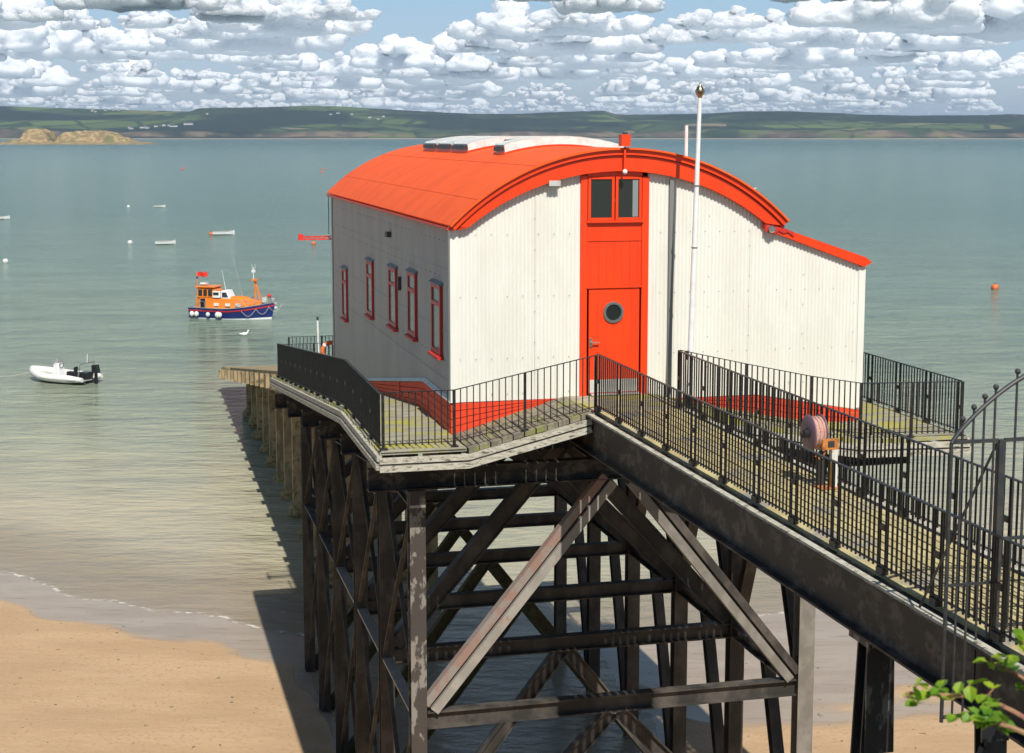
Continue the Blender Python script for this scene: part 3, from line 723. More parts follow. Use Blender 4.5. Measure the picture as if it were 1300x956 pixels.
def edge(name, pts, top, h, w, m, off=0):
    mb = MB()
    for p, q in zip(pts, pts[1:]):
        p = Vector(p); q = Vector(q)
        mb.bar(p + Vector((0, 0, top - h / 2)), q + Vector((0, 0, top - h / 2)), w, h)
    return mb.build(name, m, deck)
Lp = [(-1.64, 19.2, ZL + side_dz(19.2)), (-1.64, 3.3, ZL), (-1.64, -1.44, ZL)]
Fp = [(-1.64, -1.45, ZL), (.0, -1.45, ZL), (2.17, -1.9, 11.32)]
Rp = [(3.9, -1.93, 11.33), (5.17, -1.94, 11.03), (6.48, -1.95, 10.76), (7.45, -1.96, 10.60), (9.74, -1.98, ZR)]
Sp = [(9.76, -1.98, ZR), (9.76, 3.3, ZR), (9.76, 12, ZR + side_dz(12))]
for nm, P, k in (('edge', Lp, .003), ('edge', Fp, 0), ('edge', Rp, 0), ('edge', Sp, .003)):
    flat = P is Lp or P is Sp
    edge('edge_board', P, -.056 if not (P is Fp or P is Rp) else -.096, .10, .09 + k, EDGE)
    edge('edge_channel', P, -.20 if flat else -.235, .11, .13 + k, EDGE)
    edge('edge_bearer', P, -.161 if flat else -.2, .034, .05, STEEL)
# upper lip board on the front left, proud of the sheet
edge('lip_board', [(-1.60, -1.38, ZL + .03), (-.05, -1.38, ZL + .03)], .0, .028, .10, PLANK)
# joists
for i, u in enumerate((-1.35, -.3, 1.2, 2.4, 3.7, 5.0, 6.2, 7.4, 8.6, 9.4)):
    j = MB(); za = min(fz(u) - .36, 10.34 + 9 * (0 < u < 8.3) * 0 + .02 * 0 + (fz(u) - 10.68) * .9)
    j.bar((u, -1.36, za), (u, 3.3, 10.33 if u > -2 else 0), .12, .16); j.bar((u, 3.3, 10.33), (u, 17, 10.33 + side_dz(17)), .12, .16)
    j.build('joist', STEEL, deck)

# ------------------------------------------------------------------ railings
def railing(name, label, pts, n_list, h=1.04, double=False, sp=.115, own=None, first=True, last=True, m=IRON, bt=.0195):
    r = site(name, label, 'railing', None)
    for si, ((p, q), n) in enumerate(zip(zip(pts, pts[1:]), n_list)):
        p = Vector(p); q = Vector(q); L_ = (q - p).length; dirn = (q - p).normalized()
        hd = Vector((dirn.x, dirn.y, 0)).normalized()
        for k in range(n):
            a = p.lerp(q, k / n); b = p.lerp(q, (k + 1) / n)
            pm = MB(); up = Vector((0, 0, 1))
            pm.bar(a + up * h, b + up * h, .045, .014); pm.bar(a + up * .09, b + up * .09, .035, .012)
            l = (b - a).length; nb = max(2, int(round(l / sp)))
            for i in range(1, nb):
                c = a.lerp(b, i / nb); pm.bar(c + up * .05, c + up * (h - .007), bt, bt, hd)
            pm.build('baluster_panel', m, r)
        for k in range(n + 1):
            if k == n and (si < len(n_list) - 1): continue
            if (k == 0 and si == 0 and not first) or (k == n and not last): continue
            c = p.lerp(q, k / n); pm = MB()
            if double:
                for s in (-.066, .066):
                    e = c + hd * s; pm.bar(e, e + up * h, .022, .013, hd)
                pm.bar(c + up * .5, c + up * .57, .03, .11, hd); pm.bar(c + up * -.01, c + up * .07, .09, .14, hd)
            else:
                pm.bar(c, c + up * h, .05, .05, hd); pm.bar(c, c + up * .015, .14, .14, hd)
            pm.build('post', m, r)
    return r
A = (2.27, -1.80, 11.33)
railing('deck_railing', 'black railing sloping down from the door to the near left deck corner', [A, (-.25, -1.33, ZL + .04), (-1.55, -1.33, ZL + .04)], [2, 1], 1.03, last=True)
railing('deck_railing', 'long black railing along the shaded left side of the deck', [(-1.57, -1.2, ZL), (-1.57, 3.3, ZL), (-1.57, 17.8, ZL + side_dz(17.8))], [4, 12], 1.03, True, first=False)
railing('deck_railing', 'short black railing across the far left end of the deck with the lifebuoy', [(-1.5, 17.85, ZL + side_dz(17.85)), (1.5, 17.85, ZL + side_dz(17.85))], [3], 1.0)
railing('deck_railing', 'black railing on the far end, behind the one carrying the lifebuoy', [(-.95, 20.6, ZL + side_dz(20.6) + .15), (3.2, 20.6, ZL + side_dz(20.6) + .15)], [4], 1.0)
railing('deck_railing', 'black railing stepping down right of the flagpole in front of the lean-to', [(3.86, -1.86, 11.36), (5.17, -1.86, 11.06), (6.48, -1.86, 10.78), (7.5, -1.86, 10.61), (9.62, -1.86, ZR)], [1, 1, 1, 2], 1.05)
railing('deck_railing', 'black railing at the outer right edge of the deck against the sea', [(9.65, -1.75, ZR), (9.65, 3.3, ZR), (9.65, 11.5, ZR + side_dz(11.5))], [4, 7], 1.05, True)
BV = [-1.85 - 1.22 * i for i in range(20)]
railing('bridge_railing', 'near black railing along the left edge of the footbridge', [(2.27, -1.95, 11.37), (2.27, -25.13, 11.37)], [19], 1.03, True, sp=.11)
railing('bridge_railing', 'far black railing along the right edge of the footbridge, behind the hose reel', [(3.83, -1.92, 11.37), (3.83, -25.13, 11.37)], [19], 1.03, True, sp=.11)

# ------------------------------------------------------------------ footbridge
br = site('footbridge', 'long timber footbridge on deep black girders leading to the orange door', 'footbridge')
mb = MB(); u = 2.29; i = 0
while u < 3.80:
    b = min(u + .17, 3.81)
    for k in range(8):
        v0, v1 = -1.93 - k * 2.95, -1.93 - (k + 1) * 2.95 + .01; off = (i % 2) * 1.2
        v0 -= off if k else 0; v1 -= off if k < 7 else 0
        j = rp.uniform(-.004, .004)
        mb.box(u + .013, b - .013, v1, v0, 11.29, 11.34 + j)
    u = b; i += 1
mb.build('deck_boards', PLANKY, br)
for u in (2.20, 3.90):
    sgn = -1 if u < 3 else 1
    g = MB()
    g.box(u - .13, u + .13, -25.5, -.55, 11.26, 11.285).box(u - .13, u + .13, -25.5, -.55, 10.60, 10.63).box(u - .012, u + .012, -25.5, -.55, 10.6301, 11.2599)
    for k in range(17): g.box(u - sgn * .09 if sgn > 0 else u + .0125, u - .0125 if sgn > 0 else u + .09, -25 + k * 1.45, -24.99 + k * 1.45, 10.631, 11.259)
    g.build('girder', GIRDER, br)
    MB().box(u - .125 if sgn < 0 else u + .03, u - .03 if sgn < 0 else u + .125, -25.5, -1.95, 11.286, 11.32).build('edge_strip', EDGE, br)
for k in range(13): MB().box(2.22, 3.88, -24.5 + k * 1.9, -24.4 + k * 1.9, 11.0, 11.2).build('cross_beam', STEEL, br)

tr = site('bridge_trestle', 'dark bolted steel trestle holding up the footbridge near its landward end', 'trestle')
for u, s in ((2.32, -1), (3.82, 1)):
    MB().ibeam((u, -12.7, 10.58), (u + s * .35, -12.7, 2.0), .28, .26, (0, 1, 0)).build('leg', STEEL, tr)
    MB().box(u - .2, u + .2, -12.95, -12.45, 10.50, 10.598).hexa([(u - .16, -12.87, 9.2), (u + .2, -12.87, 9.2), (u + .2, -12.84, 9.2), (u - .16, -12.84, 9.2), (u - .17, -12.87, 10.48), (u + .17, -12.87, 10.48), (u + .17, -12.84, 10.48), (u - .17, -12.84, 10.48)]).build('cap_plate', STEELM, tr)
MB().bar((2.4, -12.6, 9.1), (4.0, -12.6, 5.2), .1, .1).build('brace', STEEL, tr)
MB().bar((3.75, -12.8, 9.1), (2.15, -12.8, 5.2), .1, .1).build('brace', STEEL, tr)
MB().ibeam((2.05, -12.7, 5.1), (4.1, -12.7, 5.1), .2, .25).build('tie_beam', STEEL, tr)

# ------------------------------------------------------------------ the steel pier
pier = site('steel_pier', 'tall braced steel pier legs and girders carrying the boathouse over the beach', 'pier')
BVs = [-.2, 3.45, 7.1, 10.8, 14.4, 18.0]
UL, URR, UM, ZM = -.75, 7.22, 3.2, 5.24
def gz(u, v): p = W(u, v); return ground_z(p.x, p.y)
for bi, v in enumerate(BVs):
    zt_ = 10.1 + side_dz(v) * .97
    front = bi == 0
    LM = STEELM if front else STEEL
    for u in (UL, URR):
        g0 = gz(u, v) - .6
        MB().ibeam((u, v, g0), (u, v, zt_ - .4), .30 if u < 0 else .34, .30, (0, 1, 0), .025, .03).build('leg', STEELW if (front and u > 0) else LM, pier)
    # head girder
    MB().ibeam((-1.66, v, zt_ - .18), (9.4, v, zt_ - .18), .26, .42, (0, 0, 1), .03).build('head_girder', GIRDER, pier)
    if not front:
        MB().ibeam((UL + .17, v, ZM), (URR - .17, v, ZM), .24, .34, (0, 0, 1), .03).build('cross_girder', STEEL, pier)
        for s, ue in ((-1, UL + .2), (1, URR - .2)):
            MB().ibeam((UM + s * .1, v, zt_ - .42), (ue, v, ZM + .25), .28, .34, (0, 1, 0) if False else (0, 0, 1), .03, .2).build('brace', STEEL, pier)
        for s, ue in ((-1, UL + .1), (1, URR - .1)):
            MB().ibeam((UM + s * .1, v, ZM - .2), (ue, v, max(gz(ue, v), 0) + .1), .22, .28, (0, 0, 1), .03, .05).build('lower_brace', WEEDY if bi > 1 else STEEL, pier)
    else:
        for s, ue in ((-1, UL + .22), (1, URR - .25)):
            p, q = Vector((UM + (-.18 if s < 0 else .34), v - .03, zt_ - .38)), Vector((ue, v - .03, ZM + .2))
            MB().bar(p, q, .20, .155, (0, 0, 1), 0, .115).build('brace', STEELR if s < 0 else STEEL, pier)
            MB().bar(p, q, .24, .175, (0, 0, 1), 0, -.105).build('brace', STEELG if s < 0 else STEELW, pier)
            MB().bar(p, q, .05, .06, (0, 0, 1), 0, .006).build('brace_web', GIRDER, pier)
        MB().ibeam((UL + .17, v, ZM - .05), (URR - .19, v, ZM - .05), .24, .34, (0, 0, 1), .03).build('cross_girder', STEEL, pier)
        for s, ue in ((-1, UL + .1), (1, URR - .1)):
            MB().ibeam((UM + s * .1, v, ZM - .25), (ue, v, 1.), .22, .28, (0, 0, 1), .03, .05).build('lower_brace', STEEL, pier)
    if bi < len(BVs) - 1:
        v2 = BVs[bi + 1]; vm = (v + v2) / 2
        z2 = 10.1 + side_dz(v2)
        # right row: heavy longitudinals and inverted V
        MB().ibeam((URR, v + .17, ZM), (URR, v2 - .17, ZM), .3, .3, (0, 0, 1), .03).build('longitudinal', STEEL if bi else STEELM, pier)
        for ve in (v + .17, v2 - .17):
            MB().ibeam((URR, vm, (zt_ + z2) / 2 - .5), (URR, ve, ZM + .3), .26, .26, (0, 0, 1), .03).build('brace', STEEL, pier)
        MB().ibeam((URR, vm, ZM - .1), (URR, v + .17, max(gz(URR, v), 0)), .24, .24, (0, 0, 1), .03).build('lower_brace', STEEL, pier)
        MB().ibeam((URR, v, zt_ - .62), (URR, v2, z2 - .62), .22, .3).build('longitudinal', GIRDER, pier)
        # left row: angle-iron crosses in two tiers
        MB().bar((UL, v + .16, ZM), (UL, v2 - .16, ZM), .22, .05).bar((UL, v + .16, ZM - .1), (UL, v2 - .16, ZM - .1), .04, .149).build('longitudinal', STEELG if bi < 3 else STEEL, pier)
        MB().ibeam((UL, v, zt_ - .62), (UL, v2, z2 - .62), .22, .3).build('longitudinal', GIRDER, pier)
        for (za, zb, zc, zd) in ((zt_ - .85, ZM + .15, z2 - .85, ZM + .15), (ZM - .25, max(gz(UL, v2), 0) + .1, ZM - .25, max(gz(UL, v), 0) + .2)):
            MB().bar((UL - .06, v + .16, za), (UL - .06, v2 - .16, zb), .09, .03).build('angle_brace', STEEL, pier)
            MB().bar((UL + .0, v2 - .16, zc), (UL + .0, v + .16, zd), .09, .03).build('angle_brace', STEEL, pier)
# longitudinal floor girders under the building
for u in (.9, 3.2, 5.6):
    MB().ibeam((u, -.1, 9.98), (u, 3.3, 9.98), .2, .4).ibeam((u, 3.3, 9.98), (u, 18.1, 9.98 + side_dz(18.1)), .2, .4).build('floor_girder', GIRDER, pier)

# ------------------------------------------------------------------ slipway running into the sea
slip = site('slipway', 'old weed-stained launching slipway on concrete piles running down into the sea', 'slipway')
def sz(v): return 8.96 - .1385 * (v - 19.4)
rs_ = random.Random(4)
mb = MB(); v = 21.2
while v < 72.6:
    e = rs_.uniform(-.12, .12) if v > 64 else 0; b = v + .42
    mb.hexa([(.05 + e, v, sz(v) - .12), (4.9, v, sz(v) - .12), (4.9, b, sz(b) - .12), (.05 + e, b, sz(b) - .12), (.05 + e, v, sz(v)), (4.9, v, sz(v)), (4.9, b, sz(b)), (.05 + e, b, sz(b))]); v += .45
mb.build('slip_planking', CONC, slip)
for u in (.1, 4.8):
    g = MB(); g.hexa([(u - .12, 21, sz(21) - 1.0), (u + .12, 21, sz(21) - 1.0), (u + .12, 72.5, sz(72.5) - .45), (u - .12, 72.5, sz(72.5) - .45), (u - .12, 21, sz(21) - .13), (u + .12, 21, sz(21) - .13), (u + .12, 72.5, sz(72.5) - .13), (u - .12, 72.5, sz(72.5) - .13)])
    g.build('side_beam', CONC, slip)
for k in range(18):
    v = 24 + k * 2.8; b = MB()
    b.box(-.18, -.021, v, v + .28, sz(v) - .75, sz(v) - .13 - .04).build('bracket', CONC, slip)
for k, v in enumerate([23.5 + i * 3.6 for i in range(12)]):
    for u in (1.1, 4.1):
        r = .22; zt2 = sz(v) - .13; g0 = -2.6
        MB().box(u - r, u + r, v - r, v + r, g0, zt2).build('pile', CONC, slip)
        f = MB(); f.ball((u, v, .1 + rs_.uniform(-.1, .15)), .46, 9, 6, (1, 1, .95))
        for i in range(len(f.v)):
            p = Vector(f.v[i]); nn = noise.noise(p * 2.3) * .16; f.v[i] = tuple(p + (p - Vector((u, v, .1))).normalized() * nn)
        f.build('footing', ROCKFT, slip)
    if k % 2 == 0: MB().box(.8, 4.4, v + .22, v + .4, sz(v) - 1.5, sz(v) - 1.2).build('cross_tie', CONC, slip)

# ------------------------------------------------------------------ gate on the bridge
gate = site('bridge_gate', 'arched wrought iron gate with ball-topped bars across the footbridge', 'gate')
GV = -15.2
def arch(u): return 13.33 + .75 * math.sin(math.pi * max(0, min(1, (u - 1.785) / 2.53)) ) ** .85 if True else 0
MB().box(2.29, 2.36, GV - .035, GV + .035, 11.3, 13.34).build('post', IRONG, gate)
MB().box(3.73, 3.80, GV - .035, GV + .035, 11.3, 13.34).build('post', IRONG, gate)
MB().tube([(1.785 + 2.53 * i / 40, GV, arch(1.785 + 2.53 * i / 40)) for i in range(41)], .024, 8).build('arch_bar', IRONG, gate, True)
MB().bar((1.785, GV, 13.335), (2.289, GV, 13.335), .03, .035).bar((2.361, GV, 13.335), (3.729, GV, 13.335), .03, .035).bar((3.801, GV, 13.335), (4.315, GV, 13.335), .03, .035).build('top_rail', IRONG, gate)
MB().bar((2.361, GV, 12.34), (3.729, GV, 12.34), .03, .03).bar((2.361, GV, 11.45), (3.729, GV, 11.45), .03, .03).build('rail', IRONG, gate)
k = 0; u = 1.785
while u < 4.33:
    out = u < 2.27 or u > 3.83
    if abs(u - 2.325) > .05 and abs(u - 3.765) > .05:
        zb = (10.5 if out else 11.42); top = arch(u) + (.09 if 0 < k < 22 else 0)
        b = MB(); b.tube([(u, GV, zb), (u, GV, top)], .0125 if k else .02, 6)
        if 0 < k < 22: b.ball((u, GV, top), .03, 8, 6)
        b.build('bar', IRONG, gate)
    u += .115; k += 1
MB().bar((2.30, GV + .03, 13.3), (2.0, GV + .9, 11.4), .02, .02).build('stay', IRONG, gate)
for sd in (0, 1):
    uo = 1.8 if not sd else 4.3; ui = 2.19 if not sd else 3.91
    MB().bar((uo, GV, 10.55), (ui, GV, 10.55), .03, .03).build('side_rail', IRONG, gate)
    MB().bar((uo, GV, 11.9), (ui + (.1 if not sd else -.1), GV, 11.9), .025, .025).build('side_rail', IRONG, gate)

# ------------------------------------------------------------------ hose reel
hr = site('hose_reel', 'faded mauve hose reel on rusty bracket and post at the footbridge edge', 'hose reel')
UH, VH, ZH = 3.53, -8.4, 12.1
hd = MB().lathe([(.045, -.125), (.245, -.125), (.262, -.115), (.262, -.10), (.1, -.09)], (UH, VH, ZH), 32, 'x'); hd.build('reel_disc', PINK, hr, True)
MB().lathe([(.1, .05), (.262, .06), (.262, .08), (.06, .085)], (UH, VH, ZH), 32, 'x').build('reel_disc', PINK, hr, True)
hs = MB()
for i in range(5):
    x = UH - .075 + i * .030; rr = .205 if i % 2 else .222
    hs.tube([(x, VH + rr * math.cos(t * .2618), ZH + rr * math.sin(t * .2618)) for t in range(25)], .018, 6, False)
hs.build('hose', HOSE, hr, True)
MB().lathe([(.02, -.19), (.05, -.185), (.075, -.13), (.075, -.126)], (UH, VH, ZH), 12, 'x').bar((UH - .2, VH - .02, ZH), (UH - .2, VH - .02, ZH - .06), .05, .05).build('hub', BLACK, hr)
MB().box(UH - .03, UH + .22, VH - .30, VH - .265, ZH - .20, ZH - .04).box(UH + .17, UH + .22, VH - .264, VH + .1, ZH - .2, ZH - .1).build('bracket', RUST, hr, bevel=.006)
MB().box(UH + .05, UH + .15, VH - .306, VH - .3015, ZH - .16, ZH - .07).build('plate', DARKM, hr)
MB().box(UH + .12, UH + .21, VH - .30, VH - .22, 11.36, ZH - .2).build('post', WHITERUST, hr, bevel=.004)
MB().box(UH + .0, UH + .08, VH - .15, VH - .1, 11.36, ZH - .25).build('back_stay', DARKM, hr)
MB().box(UH - .06, UH + .25, VH - .36, VH - .1, 11.35, 11.362).build('base_plate', RUST, hr)
MB().tube([(UH + .05, VH - .25, ZH - .2), (UH, VH - .26, ZH - .3), (UH - .05, VH - .27, ZH - .33), (UH - .12, VH - .27, ZH - .28)], .014, 6).build('hose_end', RUST, hr, True)

# ------------------------------------------------------------------ flagpole
fp = site('flagpole', 'tall white flagpole with tarnished ball finial right of the orange door', 'flagpole')
B0 = Vector((4.27, -1.25, 11.25)); T0 = Vector((4.40, -1.25, 16.98))
MB().tube([B0, B0.lerp(T0, .5), T0], [.058, .052, .038], 14).build('pole', WHITE, fp, True)
MB().lathe([(.03, 0), (.045, .03), (.085, .10), (.09, .13), (.055, .20), (.02, .24), (.015, .27)], tuple(T0), 16).build('finial', GOLD, fp, True)
MB().bar(B0.lerp(T0, .155) + Vector((-.07, -.02, 0)), B0.lerp(T0, .185) + Vector((-.07, -.02, 0)), .03, .05).build('cleat', GOLD, fp)
MB().tube([B0.lerp(T0, .16) + Vector((.06, -.03, 0)), B0.lerp(T0, .17) + Vector((-.09, -.04, .02)), B0.lerp(T0, .145) + Vector((.14, -.03, 0))], .009, 5).build('halyard', ROPE, fp)
for t in (.52, .72): MB().lathe([(.062, 0), (.062, .02)], tuple(B0.lerp(T0, t)), 14).build('collar', CHROME, fp)

# lifebuoy and pale pole at the far left end
lb_ = site('lifebuoy', 'orange lifebuoy hanging on the far end railing', 'lifebuoy')
lp = [(.0 + .25 * math.cos(t * .3142), 17.77, ZL + side_dz(17.8) + .86 + .25 * math.sin(t * .3142) - .1) for t in range(21)]
MB().tube(lp, .065, 10, False).build('ring', BUOYO, lb_, True)
for a in (45, 135, 225, 315):
    c = Vector((.25 * math.cos(R(a)), 17.77, ZL + side_dz(17.8) + .76 + .25 * math.sin(R(a)))); t = Vector((-math.sin(R(a)), 0, math.cos(R(a))))
    MB().tube([c - t * .03, c + t * .03], .069, 10).build('band', WHITE, lb_, True)
pp = site('marker_pole', 'thin pale pole standing beside the lifebuoy at the far deck end', 'pole')
MB().tube([(-.25, 18.6, 8.95), (-.28, 18.6, 10.75)], .028, 8).build('shaft', WHITE, pp); MB().tube([(-.28, 18.6, 10.751), (-.28, 18.6, 10.86)], .034, 8).build('cap', DARKM, pp)

# ------------------------------------------------------------------ boats
def loft(mb, secs):      # secs: list of rings (lists of points, same length, open)
    o = len(mb.v); n = len(secs[0])
    for s in secs: mb.v += [tuple(p) for p in s]
    for i in range(len(secs) - 1):
        for k in range(n - 1): mb.f.append((o + i * n + k, o + i * n + k + 1, o + (i + 1) * n + k + 1, o + (i + 1) * n + k))
    return mb
def half(x, L, B, bow=2.2, stern=.72):
    t = (x + L / 2) / L
    return B / 2 * (stern + (1 - stern) * smooth(0, .45, t)) * (1 - max(0, (t - .5) / .5) ** bow)
p0, p1 = at_z(246, 402), at_z(347, 405); 
hdg = math.atan2(p1.y - p0.y, p1.x - p0.x); Lb = (p1 - p0).length
mid = (p0 + p1) / 2
lbt = empty('lifeboat', (mid.x, mid.y, 0), hdg, 'orange and navy blue old lifeboat with white fenders and red flag on the water', 'boat')
LL, BB = Lb, 3.1
def sheer(x): t = (x + LL / 2) / LL; return .95 + .75 * max(0, t - .45) ** 1.6 * 1.9 + .12 * max(0, .2 - t)
xs_ = [-LL / 2 + LL * i / 28 for i in range(29)]
def hullband(z0f, z1f, off=0., n=4):
    mb = MB()
    for s in (-1, 1):
        secs = []
        for x in xs_:
            hb = half(x, LL, BB); ring_ = []
            for k in range(n + 1):
                z = z0f(x) + (z1f(x) - z0f(x)) * k / n
                fl = .80 + .20 * min(1, max(0, z / sheer(x)))
                rake = .35 * max(0, (x / (LL / 2))) ** 3 * (z / 1.5 - .4)
                ring_.append((x + rake, s * (hb * fl + off), z))
            secs.append(ring_)
        loft(mb, secs)
    return mb
def endcap(mb, z0, z1):
    hb = half(-LL / 2, LL, BB)
    mb.add([(-LL / 2, -hb * .8, z0), (-LL / 2, hb * .8, z0), (-LL / 2, hb, z1), (-LL / 2, -hb, z1)], [(0, 1, 2, 3)]); return mb
endcap(hullband(lambda x: -.3, lambda x: sheer(x)), -.3, sheer(-LL / 2)).build('hull', BLUE, lbt, True)
hullband(lambda x: -.05, lambda x: .05 + .14 * max(0, x / LL * 2), .012, 1).build('boot_stripe', WHITE, lbt, True)
hullband(lambda x: sheer(x) - .30, lambda x: sheer(x) - .20, .03, 1).build('rubbing_strake', REDM, lbt, True)
hullband(lambda x: sheer(x) - .0, lambda x: sheer(x) + .06, .02, 1).build('gunwale', GREYD, lbt, True)
dk = MB(); loft(dk, [[(x, -half(x, LL, BB) * .97, sheer(x) - .03), (x, half(x, LL, BB) * .97, sheer(x) - .03)] for x in xs_]); dk.build('foredeck', GREYD, lbt)
# cabins
cab = MB()
cab.hexa([(-2.9, -1.05, .8), (1.9, -.85, .85), (1.9, .85, .85), (-2.9, 1.05, .8), (-2.85, -.95, 1.85), (1.1, -.7, 1.75), (1.1, .7, 1.75), (-2.85, .95, 1.85)]).build('cabin', ORANGE, lbt, bevel=.06)
MB().hexa([(1.1, -.75, .9), (2.9, -.45, 1.25), (2.9, .45, 1.25), (1.1, .75, .9), (1.1, -.62, 1.8), (2.7, -.35, 1.62), (2.7, .35, 1.62), (1.1, .62, 1.8)]).build('fore_cover', ORANGE, lbt, bevel=.05)
MB().ball((.6, 0, 1.65), .9, 16, 8, (1.5, .7, .4)).build('turtle_deck', ORANGE, lbt, True)
wh = MB().hexa([(-3.1, -.95, 1.86), (-1.1, -.9, 1.86), (-1.1, .9, 1.86), (-3.1, .95, 1.86), (-3.05, -.85, 2.75), (-1.45, -.8, 2.7), (-1.45, .8, 2.7), (-3.05, .85, 2.75)]).box(-3.2, -2.95, -.9, .9, .8, 1.85).build('wheelhouse', ORANGE, lbt, bevel=.04)
MB().box(-3.3, -1.35, -.98, .98, 2.751, 2.86).build('wheelhouse_roof', ORANGE, lbt, bevel=.04)
for x0, x1 in ((-2.9, -2.55), (-2.4, -2.1), (-1.95, -1.6)):
    MB().box(x0, x1, -.985, -.88, 2.05, 2.6).build('window', GLASS, wh)
MB().box(-1.55, -.85, -.93, -.55, 1.86, 2.45).build('window_box', WHITE, lbt, bevel=.03)
MB().box(-1.47, -.95, -.96, -.931, 2.12, 2.36).build('window', GLASS, lbt)
MB().hexa([(-.8, -.75, 1.8), (.0, -.7, 1.78), (.0, .7, 1.78), (-.8, .75, 1.8), (-.8, -.7, 2.5), (-.3, -.6, 2.5), (-.3, .6, 2.5), (-.8, .7, 2.5)]).build('windscreen_box', WHITE, lbt, bevel=.03)
MB().hexa([(-.7, -.79, 1.95), (-.15, -.76, 1.95), (-.15, -.5, 1.95), (-.7, -.5, 1.95), (-.7, -.76, 2.35), (-.35, -.70, 2.35), (-.35, -.5, 2.35), (-.7, -.5, 2.35)]).build('window', GLASS, lbt)
MB().box(-3.05, -2.45, -.3, .3, 2.98, 3.14).box(-2.8, -2.7, -.06, .06, 2.86, 2.979).build('radar', WHITE, lbt, bevel=.05)
MB().box(-2.72, -2.68, -1.09, -1.06, .9, 1.84).box(-2.2, -2.16, -1.08, -1.05, .9, 1.84).build('door_post', GREYD, lbt)
MB().box(-2.66, -2.22, -1.075, -1.03, .95, 1.8).build('doorway', BLACK, lbt)
for x in (-1.4, -.3, .7): MB().box(x, x + .45, -1.03 + .0 * x, -.9, 1.15, 1.4).build('side_hatch', RUBBER, lbt)
MB().tube([(-3.15, -.6, 2.86), (-3.15, -.6, 4.1)], .04, 6).build('ensign_staff', ORANGE, lbt)
MB().box(-3.22, -3.08, -.66, -.54, 3.55, 3.72).build('stern_lamp', BLUE, lbt)
fl = MB(); fl.v = []
for i in range(9):
    for j in (0, 1): fl.v.append((-3.1 + i * .12, -.62 + .07 * math.sin(i * .9), 3.72 + j * .42 + .03 * math.sin(i)))
fl.f = [(2 * i, 2 * i + 2, 2 * i + 3, 2 * i + 1) for i in range(8)]
fl.build('ensign', REDM, lbt, True, recalc=False)
MB().tube([(.85, .3, 1.7), (-.35, .3, 6.9)], [.03, .012], 6).build('whip_aerial', GREYD, lbt)
MB().tube([(-.75, .2, 2.45), (-1.1, .2, 4.3)], [.025, .012], 6).build('whip_aerial', WHITE, lbt)
MB().tube([(2.2, 0, 1.4), (2.15, 0, 3.55)], .075, 8).tube([(2.75, .3, 1.4), (2.25, 0, 3.3)], .05, 6).tube([(2.75, -.3, 1.4), (2.25, 0, 3.3)], .05, 6).box(1.9, 2.45, -.25, .25, 3.4, 3.55).build('mast', ORANGE, lbt)
MB().tube([(2.05, 0, 3.56), (2.05, 0, 4.6)], .04, 6).box(1.9, 2.2, -.1, .1, 4.15, 4.35).tube([(1.92, 0, 4.35), (1.92, 0, 4.9)], .015, 5).tube([(2.2, 0, 4.35), (2.2, 0, 4.9)], .015, 5).build('mast_light', WHITE, lbt)
rl = MB(); pr = [(x, -half(x, LL, BB) * .93, sheer(x)) for x in xs_[17:28]] ; pl = [(x, half(x, LL, BB) * .93, sheer(x)) for x in xs_[17:28]]
for P in (pr, pl):
    rl.tube([(p[0], p[1], p[2] + .62) for p in P], .022, 5); rl.tube([(p[0], p[1], p[2] + .32) for p in P], .016, 5)
    for p in P[::2]: rl.tube([p, (p[0], p[1], p[2] + .62)], .02, 5)
rl.tube([(pr[-1][0], pr[-1][1], pr[-1][2] + .62), (LL / 2 - .15, 0, sheer(LL / 2) + .66), (pl[-1][0], pl[-1][1], pl[-1][2] + .62)], .022, 5)
rl.build('bow_rail', GREYD, lbt)
rl = MB()
P = [(x, -half(x, LL, BB) * .95, sheer(x)) for x in xs_[0:7]]
rl.tube([(p[0], p[1], p[2] + .6) for p in P], .02, 5)
for p in P[::2]: rl.tube([p, (p[0], p[1], p[2] + .6)], .018, 5)
rl.build('stern_rail', GREYD, lbt)
MB().box(2.95, 3.35, -.35, .05, 1.5, 1.95).build('deck_locker', RUBBER, lbt, bevel=.03)
MB().ball((3.55, -.1, 2.1), .2, 10, 6, (1, 1, .9)).build('deck_buoy', REDM, lbt, True)
MB().lathe([(.16, 0), (.2, .1), (.2, .3), (.14, .36)], (3.75, .25, 1.5), 10).build('winch', GREYD, lbt)
MB().box(LL / 2 - .1, LL / 2 + .35, -.06, .06, sheer(LL / 2) - .12, sheer(LL / 2)).build('stem_roller', ROPE, lbt)
for x, r in ((-LL / 2 + .45, .22), (-2.95, .22), (-1.75, .19), (-.75, .25), (-.55, .22)):
    MB().ball((x, -half(x, LL, BB) * .95 - .24, .42), r, 12, 8, (1, 1, 1.15)).build('fender', RUBBER, lbt, True)
gl = MB()
for a, b in ((1.4, 2.6), (2.6, 3.5), (3.5, 4.4)):
    pts_ = []
    for i in range(9):
        x = a + (b - a) * i / 8; pts_.append((x + .1 * (x > 3), -half(x, LL, BB) * 1.0 - .02, sheer(x) - .3 - .55 * math.sin(math.pi * i / 8)))
    gl.tube(pts_, .02, 5)
gl.build('grab_line', ROPE, lbt)
MB().box(3.95, 4.2, -.95 * 0 - half(4.05, LL, BB) * .95 - .03, -half(4.05, LL, BB) * .95 - .0, .95, 1.13).build('bow_badge', WHITE, lbt)

